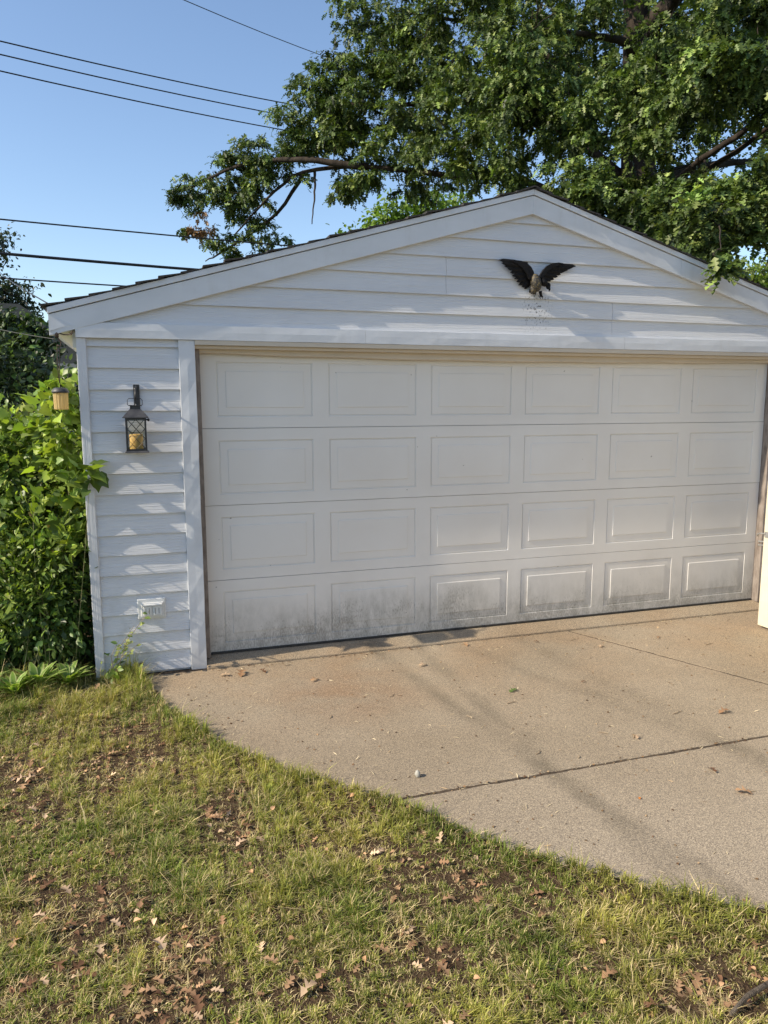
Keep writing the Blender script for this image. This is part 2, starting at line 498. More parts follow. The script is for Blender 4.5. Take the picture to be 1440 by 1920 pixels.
def glass_mat(name, col=(1,1,1), rough=.05):
    m = bpy.data.materials.new(name); m.use_nodes = True; nt = m.node_tree
    out = nt.nodes['Material Output']; nt.nodes.remove(nt.nodes['Principled BSDF'])
    tr = nt.nodes.new('ShaderNodeBsdfTransparent'); tr.inputs[0].default_value = (*col, 1)
    gl = nt.nodes.new('ShaderNodeBsdfGlossy'); gl.inputs['Roughness'].default_value = rough
    fr = nt.nodes.new('ShaderNodeFresnel'); mx = nt.nodes.new('ShaderNodeMixShader')
    nt.links.new(fr.outputs[0], mx.inputs[0]); nt.links.new(tr.outputs[0], mx.inputs[1]); nt.links.new(gl.outputs[0], mx.inputs[2])
    nt.links.new(mx.outputs[0], out.inputs['Surface'])
    return m
M['glass'] = glass_mat('clear_glass', (.93,.94,.94))

# ------------------------------------------------------------------ ground
GZ = -0.05
gm = MB(); s_ = 600.0
gm.add([(-s_,-s_,-.16),(s_,-s_,-.16),(s_,s_,-.16),(-s_,s_,-.16)], [(0,1,2,3)])
tag(gm.build('ground', M['ground']), kind='structure')

EDGE = [(-.50,.6),(-.50,-.16),(-.40,-.55),(-.17,-1.14),(.05,-1.52),(.27,-1.83),(.62,-2.19),(.97,-2.69),(1.47,-3.20),(1.75,-3.42),(2.6,-4.2),(3.6,-5.2),(5.0,-6.6),(6.2,-7.8)]
EX = np.array(EDGE)
def edge_x(y):    # driveway left edge as x(y)
    return np.interp(-np.asarray(y), -EX[:,1], EX[:,0])

def lawn_h(x, y):
    return -.060 + .024 * np.exp(-((edge_x(y) - x) / .16) ** 2) + .035 * (noise2(x, y, 2.2, 5, 3) - .5) + .022 * (noise2(x, y, 9, 8, 2) - .5)
# lawn soil: gently uneven grid left of the driveway
gy_ = np.concatenate([np.arange(-9, -5, .25), np.arange(-5, 1.0, .045), np.arange(1.0, 8.01, .35)])
u_ = np.concatenate([np.linspace(-9, -2.2, 24), np.arange(-2.15, .04, .045)])
XX = np.zeros((len(gy_), len(u_))); YY = np.zeros_like(XX)
for j, yv in enumerate(gy_):
    XX[j] = edge_x(yv) + u_ + .02 * (u_ > -.3) + .07 * (noise2(np.full(len(u_), 2.0), np.full(len(u_), yv), 6.0, 92, 3) - .42) * np.exp(-(u_ / .15) ** 2) * 2; YY[j] = yv
ZZ = lawn_h(XX, YY)
ZZ[:, -1] = -.075
nu = len(u_); idx = np.arange(XX.size).reshape(XX.shape)
Q = np.stack([idx[:-1,:-1], idx[:-1,1:], idx[1:,1:], idx[1:,:-1]], -1).reshape(-1, 4)
me = np_mesh('lawn', np.stack([XX, YY, ZZ], -1).reshape(-1, 3), Q, M['soil'], smooth=True)
tag(link_mesh(me, 'lawn'), kind='structure')

# driveway: poured slabs with recessed joints
drive = empty('driveway', (0, 0, 0)); tag(drive, kind='structure')
J2a, J2b = G(1062,1182), G(1440,1283)
jd = np.array(J2b) - np.array(J2a); jd /= np.linalg.norm(jd)
YJ = -2.185
def j2x(y): return J2a[0] + jd[0] * (y - J2a[1]) / jd[1]
YS = -.165
def shrink_slab(name, poly):
    # subdivided wavy edge: slight chips on the border
    out = []
    n = len(poly)
    for i in range(n):
        a, b = np.array(poly[i]), np.array(poly[(i+1) % n]); L = np.linalg.norm(b-a); k = max(1, int(L/.05))
        for q in range(k):
            p = a + (b-a) * q / k
            if q: p = p + rng.normal(0, .0022, 2)
            out.append(tuple(p))
    mb = MB(); mb.prism_z(out, -.20, GZ)
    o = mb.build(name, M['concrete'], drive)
    b = o.modifiers.new('bevel', 'BEVEL'); b.width = .0025; b.segments = 1; b.limit_method = 'ANGLE'; b.angle_limit = R(60)
    return o
g = .009
eL = lambda y: float(edge_x(y))
slabA = [(eL(y), y) for y in (YS, -.4, -.8, -1.14, -1.5, -1.83, YJ + g)] + [(j2x(YJ+g) - g, YJ + g), (j2x(YS) - g, YS)]
shrink_slab('concrete_slab', slabA)
shrink_slab('concrete_slab', [(j2x(YJ+g) + g, YJ + g), (8.5, YJ + g), (8.5, YS), (j2x(YS) + g, YS)])
shrink_slab('concrete_slab', [(eL(y), y) for y in (YJ-g, -2.69, -3.2, -3.42, -4.2, -5.2, -6.6, -7.8)] + [(12, -7.8), (12, YJ - g)])
# dirt in the joints
jm = MB(); jm.box(-1.2, 8.5, -8, .0, -.15, -.072)
jm = MB().add([(eL(-7.7)-.2,-7.7,-.0518),(12,-7.7,-.0518),(12,-.1,-.0518),(-.45,-.1,-.0518),(-.1,-1.2,-.0518),(.7,-2.2,-.0518),(1.5,-3.2,-.0518)], [(6,0,1,2,3,4,5)])
jm.build('joint_dirt', simple_noise('joint_dirt', (.030,.020,.012), (.09,.062,.038), 40, .95, bump=.5), drive)
# soil strip between drive edge and wall foot at the left corner is part of the lawn grid

# ------------------------------------------------------------------ garage
AX, SL = 2.40, .2866            # ridge x and slope
XL, XR = -.757, 5.557           # outer faces of the side walls
YB = 6.2                        # back
YW = -.10                       # sheathing front
DW = 4.786
SEC = 2.1336 / 4
def roofz(x, off=0.0): return 3.312 - SL * abs(x - AX) + off
gar = empty('garage', (0, 0, 0))
tag(gar, 'white lap-sided double garage with low gable roof and closed wide panelled door', 'garage')

# slab floor with sill nose
sb = MB(); sb.add([(-.036,-.163,-.2),(DW+.036,-.163,-.2),(DW+.036,.9,-.2),(-.036,.9,-.2),(-.036,-.163,-.036),(DW+.036,-.163,-.036),(DW+.036,-.03,-.001),(-.036,-.03,-.001),(DW+.036,.9,0),(-.036,.9,0)],[(0,3,2,1),(0,1,5,4),(4,5,6,7),(7,6,8,9),(1,2,8,6,5),(0,4,7,9,3),(2,3,9,8)]); sb.build('floor_sill', M['sill'], gar, bevel=.008)
# sheathing
sh = MB()
sh.prism_y([(XL+.012,-.12),(-.10,-.12),(-.10,2.2),(XL+.012,2.2)], YW, YW+.09)
sh.prism_y([(DW+.10,-.12),(XR-.012,-.12),(XR-.012,2.2),(DW+.10,2.2)], YW, YW+.09)
sh.prism_y([(XL+.012,2.2),(XR-.012,2.2),(XR-.012,roofz(XR,-.10)),(AX,roofz(AX,-.10)),(XL+.012,roofz(XL,-.10))], YW, YW+.09)
sh.build('front_wall', M['sheath'], gar)
for nm, x0, x1 in (('side_wall', XL+.012, XL+.10), ('side_wall', XR-.10, XR-.012)):
    MB().box(x0, x1, YW+.09, YB-.09, -.12, 2.25).build(nm, M['sheath'], gar)
MB().prism_y([(XL+.012,-.12),(XR-.012,-.12),(XR-.012,roofz(XR,-.10)),(AX,roofz(AX,-.10)),(XL+.012,roofz(XL,-.10))], YB-.09, YB).build('back_wall', M['sheath'], gar)

# lap siding: every board a piece
EXP = .1352; BT = .0195
def lap_front(xa0, xb0, xa1, xb1, z0, z1, tb=BT, jit=0.0):
    """board from z0 to z1; xa/xb bottom ends, top ends; bottom edge proud"""
    y0 = YW - .002
    mb = MB(); n = 10
    vs = []; fs = []
    for i in range(n + 1):
        t_ = i / n
        xb_ = xa0 + (xb0 - xa0) * t_; xt_ = xa1 + (xb1 - xa1) * t_
        w_ = (math.sin(t_ * 5.1 + jit * 9) * .0010 + math.sin(t_ * 13 + jit * 4) * .0005)
        wz = math.sin(t_ * 4.3 + jit * 7) * .0012
        vs += [(xb_, y0, z0 + .008 + wz), (xb_, y0 - tb + w_, z0 + wz), (xb_, y0 - tb + w_ + .0006, z0 + .004 + wz), (xt_, y0 - .0015, z1), (xt_, y0, z1)]
    for i in range(n):
        a, b = i * 5, (i + 1) * 5
        for k in range(4):
            fs.append((a + k, a + k + 1, b + k + 1, b + k))
        fs.append((a + 4, a, b, b + 4))
    fs.append((4, 3, 2, 1, 0)); fs.append(tuple(n * 5 + k for k in range(5)))
    mb.add(vs, [tuple(reversed(f)) for f in fs]); return mb
z = -.032; k = 0
while z < 2.17:
    z1 = min(z + EXP + .02, 2.2)
    lap_front(-.700, -.1405, -.700, -.1405, z, z1, jit=k*.37).build('siding_board', M['siding'], gar)
    lap_front(DW+.1405, XR-.057, DW+.1405, XR-.057, z, z1, jit=k*.51).build('siding_board', M['siding'], gar)
    z += EXP; k += 1
def gable_x(zz): return max(0.02, (roofz(AX, -.115) - zz) / SL)
z = 2.272; k = 0
seams = {0: 3.13, 1: 3.13, 2: 1.735, 3: 1.735, 4: None, 5: None, 6: None}
while z < 3.18:
    z1 = z + EXP * .985 + .02
    h0 = min(gable_x(z), AX - XL - .01); h1 = min(gable_x(min(z1, 3.185)), AX - XL - .01)
    z1 = min(z1, 3.185)
    s = seams.get(k)
    if s:
        lap_front(AX-h0, s-.0012, AX-h1, s-.0012, z, z1, jit=k*.37).build('siding_board', M['siding'], gar)
        lap_front(s+.0012, AX+h0, s+.0012, AX+h1, z, z1, jit=k*.9+.3).build('siding_board', M['siding'], gar)
    else:
        lap_front(AX-h0, AX+h0, AX-h1, AX+h1, z, z1, jit=k*.37).build('siding_board', M['siding'], gar)
    z += EXP * .985; k += 1
# side wall boards (left side)
bm_ = MB(); bm_.add([(0,0,0),(-BT,0,0),(-.0015,0,EXP+.02),(0,0,EXP+.02),(0,6.2,0),(-BT,6.2,0),(-.0015,6.2,EXP+.02),(0,6.2,EXP+.02)],
                    [(0,1,2,3)[::-1],(4,5,6,7),(0,4,5,1),(1,5,6,2),(2,6,7,3),(3,7,4,0)])
sme = bm_.mesh('siding_board', M['siding'])
for k in range(16):
    o = bpy.data.objects.new('siding_board', sme); COL.objects.link(o); o.parent = gar; o.location = (XL + .010, -.04, -.032 + k * EXP)

# corner boards and door casings
MB().box(XL, -.700, -.130, YW-.001, -.055, 2.18).build('corner_board', M['trimwood'], gar, bevel=.003)
MB().box(XR-.057, XR, -.130, YW-.001, -.055, 2.18).build('corner_board', M['trimwood'], gar, bevel=.003)
def casing(x0, x1, nm='door_casing'):
    # aluminium-wrapped casing: slightly buckled face
    mb = MB(); n = 26; vs = []; fs = []
    for i in range(n + 1):
        zz = -.052 + 2.232 * i / n
        j = lambda s: .0016 * math.sin(zz * 7.3 + s) + .0011 * math.sin(zz * 17 + s * 2.1)
        vs += [(x0, -.012, zz), (x0 + .4*j(1), -.132 + j(2), zz), ((x0+x1)/2, -.1325 + j(4), zz), (x1 + .6*j(3), -.132 + j(5.5), zz), (x1, -.012, zz)]
    for i in range(n):
        a, b = i*5, (i+1)*5
        for k in range(4): fs.append((a+k, a+k+1, b+k+1, b+k))
        fs.append((a+4, a, b, b+4))
    fs += [(4,3,2,1,0), tuple(n*5+k for k in range(5))]
    return mb.add(vs, fs).build(nm, M['trim'], gar, bevel=.0025)
casing(-.140, -.036); casing(DW + .036, DW + .140)
MB().box(-.0355, -.004, -.070, .05, -.001, 2.16).build('side_jamb', M['jamb'], gar)
MB().box(DW+.004, DW+.0355, -.070, .05, -.001, 2.16).build('side_jamb', M['jamb'], gar)
# header trim band: buckled aluminium in three lengths
def band(x0, x1):
    mb = MB(); n = max(8, int((x1-x0)/.09)); vs = []; fs = []
    for i in range(n + 1):
        x = x0 + (x1-x0) * i / n
        j = lambda s: .0012 * math.sin(x * 4.9 + s) + .0007 * math.sin(x * 11.7 + s*1.7)
        vs += [(x, -.1005, 2.181), (x, -.144 + j(0)*.6, 2.181 + .35*j(3)), (x, -.145 + j(1.3), 2.23), (x, -.143 + .4*j(2), 2.274 + .3*j(5)), (x, -.1005, 2.279)]
    for i in range(n):
        a, b = i*5, (i+1)*5
        for k in range(4): fs.append((a+k, b+k, b+k+1, a+k+1))
        fs.append((a+4, b+4, b, a))
    fs += [(0,1,2,3,4), tuple(n*5+4-k for k in range(5))]
    return mb.add(vs, fs).build('header_trim', M['trim'], gar)
band(XL, 1.12); band(1.1215, 3.23); band(3.2315, XR)
# header underside and stop mouldings above the door
MB().box(-.036, DW+.036, -.140, .05, 2.150, 2.1795).build('header_soffit', M['beige'], gar)
sm = MB()
n = 40; vs = []; fs = []
for i in range(n + 1):
    x = -.034 + (DW + .068) * i / n
    dz = -.008 - .030 * math.sin(math.pi * i / n) ** 1.0 * (1 - .35 * i / n) + .002 * math.sin(i * .9)
    vs += [(x, -.055, 2.149), (x, -.055, 2.118 + dz), (x, -.050, 2.112 + dz), (x, -.012, 2.108 + dz), (x, -.012, 2.149)]
for i in range(n):
    a, b = i*5, (i+1)*5
    for k in range(4): fs.append((a+k, a+k+1, b+k+1, b+k))
fs += [(4,3,2,1,0), tuple(n*5+k for k in range(5))]
sm.add(vs, fs).build('stop_moulding', M['beige'], gar)
MB().box(-.034, DW+.034, -.110, -.0555, 2.128, 2.1495).build('stop_moulding', M['beige'], gar, bevel=.003)

# rake trim
def slant(x0, x1, top, bot, y0, y1):      # board following the roof on one side between x0 and x1 (same side)
    return MB().prism_y([(x0, roofz(x0, bot)), (x1, roofz(x1, bot)), (x1, roofz(x1, top)), (x0, roofz(x0, top))], y0, y1)
EL, ER = -.905, 2 * AX + .905
for a, b in ((EL, AX), (AX, ER)):
    if a == EL:
        slant(a, b, -.0505, -.178, -.147, -.1012).build('rake_board', M['rake'], gar, bevel=.002)
    else:
        slant(a, 3.72, -.0505, -.178, -.147, -.1012).build('rake_board', M['rake'], gar, bevel=.002)
        slant(3.7215, b, -.0505, -.178, -.1465, -.1012).build('rake_board', M['rake'], gar, bevel=.002)
for a, b in ((EL - .005, AX), (AX + .001, 2.70), (2.7015, ER + .005)):
    slant(a, b, -.008, -.0455, -.157, -.10).build('rake_strip', M['rake'], gar, bevel=.002)
# eave return wrap (plumb end of the rake with its folded corner) and boxed eave
for sgn in (1, -1):
    X = lambda x: x if sgn > 0 else 2 * AX - x
    e = MB(); za = roofz(EL, -.170)
    p = [(X(EL), -.1485, roofz(EL, -.05)), (X(EL), -.153, 2.213), (X(XL-.002), -.146, 2.262), (X(XL-.002), -.1485, roofz(XL, -.165)), (X(EL), -.101, 2.213), (X(XL-.002), -.101, 2.262), (X(EL), -.101, roofz(EL,-.05))]
    f_ = [(0,1,2),(0,2,3),(1,4,5,2),(0,6,4,1)]
    if sgn < 0: f_ = [tuple(reversed(q)) for q in f_]
    e.add(p, f_).build('eave_return', M['rake'], gar)
    e = MB(); x0, x1 = sorted((X(EL), X(EL + .02)))
    e.box(x0, x1, -.1005, YB, 2.212, 2.335).build('fascia', M['rake'], gar)
    x0, x1 = sorted((X(EL + .021), X(XL + .002)))
    e = MB().box(x0, x1, -.1004, YB, 2.214, 2.224).build('soffit', M['soffit'], gar)
    x0, x1 = sorted((X(XL - .022), X(XL - .001)))
    MB().box(x0, x1, -.0995, YB, 2.12, 2.213).build('frieze_board', M['soffit'], gar)

# roof: deck and shingle courses
roof = empty('roof', (0, 0, 0)); roof.parent = gar
for sgn in (1, -1):
    X = lambda x: AX + sgn * (x - AX) * 1.0
    a, b = AX, AX + sgn * (AX + .918)
    pl = [(a, roofz(a, -.030)), (b, roofz(b, -.030)), (b, roofz(b, -.010)), (a, roofz(a, -.010))]
    if sgn < 0: pl = pl[::-1]
    MB().prism_y(pl, -.1565, YB + .1).build('roof_deck', M['jamb'], roof)
    ncr = 24; half = AX + .945; ex = half / ncr
    for c_ in range(ncr):
        d0 = half - c_ * ex; d1 = max(d0 - ex - .035, .0)
        lift0 = .016 + rng.uniform(0, .014); 
        xa, xb = AX + sgn * d0, AX + sgn * d1
        za, zb = roofz(xa, -.0095 + lift0), roofz(xb, -.0092)
        pl = [(xa, za - .013), (xb, zb - .002 + .004), (xb, zb + .006), (xa, za)]
        mb = MB(); n = 8; vs = []
        y0 = -.168 + rng.uniform(-.006, .008)
        if sgn > 0: pl = pl[::-1]
        mb.prism_y(pl, y0, YB + .12)
        mb.build('shingle_course', M['shingle'], roof)
rc = MB()
for i in range(26):
    y0 = -.172 + i * .245
    rc = MB(); h = 3.312
    rc.add([(AX-.15, y0, roofz(AX-.15, .006)), (AX, y0, h+.016), (AX+.15, y0, roofz(AX+.15, .006)), (AX-.15, y0+.30, roofz(AX-.15, .002)), (AX, y0+.30, h+.006), (AX+.15, y0+.30, roofz(AX+.15, .002)),
            (AX-.15, y0, roofz(AX-.15, -.004)), (AX, y0, h+.004), (AX+.15, y0, roofz(AX+.15, -.004))],
           [(0,1,4,3),(1,2,5,4),(6,7,1,0),(7,8,2,1),(6,0,3),(8,5,2)])
    rc.build('ridge_shingle', M['shingle'], roof)

# door: sections with framed openings, raised panels in them
door = empty('overhead_door', (0, 0, 0)); door.parent = gar
E0, PW = .105, .666
PP = (DW - 2 * E0 - PW) / 5
PZ0, PH = .078, .372
xs = [0.0]
for k in range(6): xs += [E0 + k * PP, E0 + k * PP + PW]
xs.append(DW)
zs = [.0016, PZ0, PZ0 + PH, SEC - .0016]
mb = MB(); vs = []; fs = []
for zz in zs:
    for x in xs: vs.append((x, 0, zz))
nx = len(xs)
for j in range(3):
    for i in range(nx - 1):
        if j == 1 and i % 2 == 1: continue
        fs.append((j*nx+i, j*nx+i+1, (j+1)*nx+i+1, (j+1)*nx+i))
b0 = len(vs); vs += [(0,.035,zs[0]),(DW,.035,zs[0]),(DW,.035,zs[3]),(0,.035,zs[3])]
fs += [(b0, b0+1) + tuple(range(nx-1, -1, -1)), tuple(range(3*nx, 4*nx)) + (b0+2, b0+3), (b0+3, b0+2, b0+1, b0)]
fs += [(b0+3, b0, 0, nx, 2*nx, 3*nx), (nx-1, b0+1, b0+2, 4*nx-1, 3*nx-1, 2*nx-1)]
mb.add(vs, fs)
sec_me = mb.mesh('door_section', M['door'])
pm = MB(); vs = []; fs = []
rings = [(0, 0.0), (.0025, .0065), (.008, .0080), (.011, .0034), (.062, .0026), (.0645, -.0010), (.069, -.0013)]
for ins, yy in rings:
    vs += [(ins, yy, ins), (PW-ins, yy, ins), (PW-ins, yy, PH-ins), (ins, yy, PH-ins)]
for r_ in range(len(rings) - 1):
    for k in range(4):
        a, b = r_*4+k, r_*4+(k+1) % 4
        fs.append((a, b, b+4, a+4))
L_ = (len(rings)-1)*4; fs.append((L_, L_+1, L_+2, L_+3))
panel_me = pm.add(vs, fs).mesh('raised_panel', M['door'])
for r_ in range(4):
    tilt = (0, .0015, -.001, .0012)[r_]
    o = bpy.data.objects.new('door_section', sec_me); COL.objects.link(o); o.parent = door; o.location = (0, tilt, r_ * SEC + .012 * (r_ == 0) * 0)
    for k in range(6):
        q = bpy.data.objects.new('raised_panel', panel_me); COL.objects.link(q); q.parent = door; q.location = (E0 + k * PP, tilt, r_ * SEC + PZ0)
MB().box(0, DW, .010, .034, -.0008, .0014).build('bottom_seal', M['seal'], door)
sl = MB(); sl.box(.005, DW-.005, -.010, .03, .0006, .016); sl.build('bottom_seal', M['seal'], door, bevel=.004)

# ------------------------------------------------------------------ things on the garage
# --- eagle plaque
def E_(zx, zy, y=-.125):
    q = atY(900 + zx / 6.545, 460 + zy / 6.545, y); return Vector((float(q[0]), y, float(q[2])))
eb = E_(680, 640)
eagle = empty('eagle_plaque', tuple(eb))
tag(eagle, 'black cast-metal eagle with raised wings mounted on gable siding', 'eagle plaque')
M['eagle'] = simple_noise('eagle_black', (.004,.004,.005), (.013,.012,.012), 60, .6, bump=.6, spec=.18)
def gold_mat():
    m = mat('eagle_gilt', (.03,.027,.022), .5); t = NT(m)
    n = t.noise(t.coord(), 90, 4, .7)
    t.l(t.mix(t.ramp(n, [(.52, 0.), (.64, 1.)]), (.022,.02,.018), (.24,.18,.07)), t.b.inputs['Base Color']); t.bump(n, .8, .006)
    return m
M['gilt'] = gold_mat()
def feather(mb, a, b, w, y, th=.006):
    """flat pointed plate from a to b in the wall plane"""
    a, b = Vector(a), Vector(b); d = (b - a); s = Vector((d.z, 0, -d.x)).normalized() * w
    pts = [a - s*.8, a + d*.5 - s, a + d*.85 - s*.75, b, a + d*.85 + s*.75, a + d*.5 + s, a + s*.8]
    n = len(pts)
    ridge = [p for p in (a + d*.1, a + d*.75)]
    vs = [(p.x, y + th, p.z) for p in pts] + [(p.x, y, p.z) for p in pts]
    c0 = len(vs); vs.append(((a+d*.5).x, y - th*.8, (a+d*.5).z))
    fs = [(i, (i+1) % n, (i+1) % n + n, i + n) for i in range(n)] + [(i + n, (i+1) % n + n, c0) for i in range(n)]
    fs = fs + [tuple(reversed(f)) for f in []]
    mb.add(vs, fs)
def wing(tip_pts, root_pts, nm):
    w = MB()
    n = len(tip_pts)
    for i, (tp, rp) in enumerate(zip(tip_pts, root_pts)):
        feather(w, E_(*rp), E_(*tp), .0165 - .0003*i, -.126 - .0040 * (n - i) * .75 - .004 * (i % 2))
    return w
LT = [(205,185),(235,225),(275,260),(315,295),(350,335),(375,380),(410,410),(435,450),(465,490),(505,515),(545,535)]
LR = [(560,240),(570,262),(580,285),(592,305),(602,325),(612,345),(620,365),(625,385),(630,405),(635,425),(640,440)]
w = wing(LT, LR, 'wing')
cov = [(400,184),(490,194),(560,222),(612,268),(645,330),(655,410),(625,440),(590,420),(560,360),(510,290),(440,235),(370,200)]
pp = [E_(*c, -.15) for c in cov]
w.prism_y([(p.x, p.z) for p in pp][::-1], -.172, -.150)
part(w, 'wing', M['eagle'], eagle, bevel=.002)
RT = [(1160,262),(1110,285),(1065,310),(1020,330),(985,360),(945,390),(905,420),(865,440),(830,475)]
RR = [(840,255),(815,275),(800,290),(785,310),(770,330),(757,352),(747,372),(740,392),(735,410)]
w = wing(RT, RR, 'wing')
cov = [(720,400),(722,370),(760,310),(810,255),(870,225),(950,215),(1010,226),(950,250),(880,280),(820,320),(780,370),(755,415)]
pp = [E_(*c, -.15) for c in cov]
w.prism_y([(p.x, p.z) for p in pp][::-1], -.172, -.150)
part(w, 'wing', M['eagle'], eagle, bevel=.002)
b = MB()
c0 = E_(655, 470); b.ell((c0.x, -.165, c0.z), (.040, .040, .066), 14, 10, Matrix.Rotation(R(-14), 3, 'Y'))
c1 = E_(640, 540); b.ell((c1.x, -.15, c1.z), (.028, .026, .04), 12, 8)
part(b, 'body', M['gilt'], eagle, smooth=True)
h = MB()
c2 = E_(745, 470); h.ell((c2.x, -.17, c2.z), (.036, .030, .024), 12, 8, Matrix.Rotation(R(35), 3, 'Y'))
c3 = E_(795, 510); h.ell((c3.x, -.175, c3.z), (.018, .018, .026), 10, 8)
h.tube([(c3.x+.003, -.18, c3.z-.012), (c3.x+.006, -.186, c3.z-.03), (c3.x, -.186, c3.z-.042)], [.011,.007,.001], 7)
part(h, 'head', M['eagle'], eagle, smooth=True)
for (a, bb) in (((630,555),(640,600)), ((715,570),(725,635))):
    t_ = MB(); p0, p1 = E_(*a), E_(*bb)
    t_.tube([(p0.x, -.155, p0.z), (p1.x, -.15, p1.z + .01)], [.014, .009], 8)
    for dx in (-.010, .0, .010):
        t_.tube([(p1.x, -.15, p1.z + .012), (p1.x + dx, -.160, p1.z), (p1.x + dx*1.2, -.152, p1.z - .010)], [.005, .0045, .001], 6)
    part(t_, 'talon', M['eagle'], eagle, smooth=True)
tl = MB()
for q in ((600,585),(625,600),(655,600)):
    feather(tl, E_(650, 500), E_(*q), .012, -.135)
part(tl, 'tail', M['eagle'], eagle)

# --- wall lantern on a hook
LX, LY = -.425, -.235
hook = empty('wall_hook', (-.413, -.118, 1.74))
tag(hook, 'black flat metal bracket hook holding the lattice lantern on siding', 'hook')
hm = MB(); hm.box(-.432, -.394, -.126, -.1125, 1.735, 1.893); part(hm, 'back_plate', M['black'], hook, bevel=.003)
hm = MB(); hm.tube([(-.416,-.126,1.872),(-.416,-.160,1.878),(-.416,-.200,1.868),(-.418,-.232,1.842),(-.420,-.243,1.815),(-.420,-.235,1.795),(-.420,-.222,1.800)], .006, 8)
part(hm, 'arm', M['black'], hook, smooth=True)
for zz in (1.865, 1.76):
    hm = MB().ell((-.420, -.127, zz), (.005,.003,.005), 8, 6); part(hm, 'screw', M['steel'], hook, smooth=True)
lan = empty('wall_lantern', (LX, LY, 1.464))
tag(lan, 'small black lantern with diamond lattice sides hanging on narrow siding panel', 'lantern')
hw, hd = .062, .058
zb, zt = 1.476, 1.686
def frus(mb, z0, z1, a0, a1, d0=None, d1=None):
    d0 = d0 or a0 * hd / hw; d1 = d1 or a1 * hd / hw
    mb.add([(LX-a0,LY-d0,z0),(LX+a0,LY-d0,z0),(LX+a0,LY+d0,z0),(LX-a0,LY+d0,z0),(LX-a1,LY-d1,z1),(LX+a1,LY-d1,z1),(LX+a1,LY+d1,z1),(LX-a1,LY+d1,z1)],
           [(0,3,2,1),(4,5,6,7),(0,1,5,4),(1,2,6,5),(2,3,7,6),(3,0,4,7)])
fb = MB(); frus(fb, 1.464, 1.4755, .074, .066); part(fb, 'base', M['bronze'], lan, bevel=.0015)
fb = MB(); frus(fb, 1.6865, 1.737, .078, .034); frus(fb, 1.682, 1.6863, .078, .078); part(fb, 'lantern_roof', M['bronze'], lan)
fb = MB(); frus(fb, 1.7372, 1.756, .031, .031); frus(fb, 1.7562, 1.762, .037, .037); part(fb, 'chimney', M['black'], lan)
fb = MB()
for sx in (-1, 1):
    for sy in (-1, 1):
        x, y = LX + sx * (hw - .005), LY + sy * (hd - .005)
        fb.box(x - .0058, x + .0058, y - .0058, y + .0058, zb - .0004, zt - .004)
for zz in (zb + .006, zt - .010):
    for sy in (-1, 1): fb.box(LX-hw+.0112, LX+hw-.0112, LY+sy*(hd-.005)-.005, LY+sy*(hd-.005)+.005, zz-.006, zz+.006)
    for sx in (-1, 1): fb.box(LX+sx*(hw-.005)-.005, LX+sx*(hw-.005)+.005, LY-hd+.0112, LY+hd-.0112, zz-.006, zz+.006)
part(fb, 'frame', M['black'], lan)
iz0, iz1 = zb + .012, zt - .016; iw = hw - .010
def lattice(axis, sgn):
    mb = MB(); H = iz1 - iz0; W = 2 * iw
    nd = 2
    step = W / nd
    hgt = H / 4.0
    for d in (1, -1):
        for q in range(-6, 8):
            # lines u*? : z = iz0 + hgt*2*(u/step*d) + q*2*hgt
            pts = []
            for u in np.linspace(0, W, 33):
                zz = iz0 + d * (u / step) * hgt * 1.0 * 1.35 + q * hgt * 1.35
                if iz0 <= zz <= iz1: pts.append((u, zz))
            if len(pts) >= 2:
                a, b = pts[0], pts[-1]
                P = []
                for (u, zz) in (a, b):
                    if axis == 'x': P.append((LX - iw + u, LY + sgn * (hd - .004) , zz))
                    else: P.append((LX + sgn * (hw - .004), LY - iw + u, zz))
                mb.tube(P, .0014, 5)
    return mb
for ax, sg in (('x',-1),('x',1),('y',-1),('y',1)):
    part(lattice(ax, sg), 'lattice', M['black'], lan)
for sy in (-1, 1):
    part(MB().box(LX-iw-.001, LX+iw+.001, LY+sy*(hd-.0075)-.0006, LY+sy*(hd-.0075)+.0006, iz0-.001, iz1+.001), 'pane', M['glass'], lan)
for sx in (-1, 1):
    part(MB().box(LX+sx*(hw-.0075)-.0006, LX+sx*(hw-.0075)+.0006, LY-.044, LY+.044, iz0-.001, iz1+.001), 'pane', M['glass'], lan)
hn = MB(); hn.tube([(LX-.036,LY,1.757),(LX-.045,LY,1.765),(LX-.045,LY,1.792),(LX-.036,LY,1.803),(LX,LY,1.805),(LX+.036,LY,1.803),(LX+.045,LY,1.792),(LX+.045,LY,1.765),(LX+.036,LY,1.757)], .0022, 6)
part(hn, 'handle', M['black'], lan, smooth=True)
kn = MB(); kn.box(LX+hw, LX+hw+.012, LY-hd+.012, LY-hd+.02, 1.668, 1.676); kn.ell((LX+hw+.015, LY-hd+.016, 1.670), (.008,.008,.010), 10, 6)
part(kn, 'latch', M['black'], lan, smooth=True)
cd = MB(); prof = [(.040, 0), (.0415, .004), (.041, .05), (.0415, .098), (.038, .103), (.030, .097), (.008, .092)]
cd.lathe(prof, (LX-.002, LY, 1.4762), 24)
cnd = cd.build('candle', M['wax'], None, smooth=True, origin=(LX, LY, 1.4762))
tag(cnd, 'yellow wax pillar candle standing inside the black lattice lantern', 'candle')

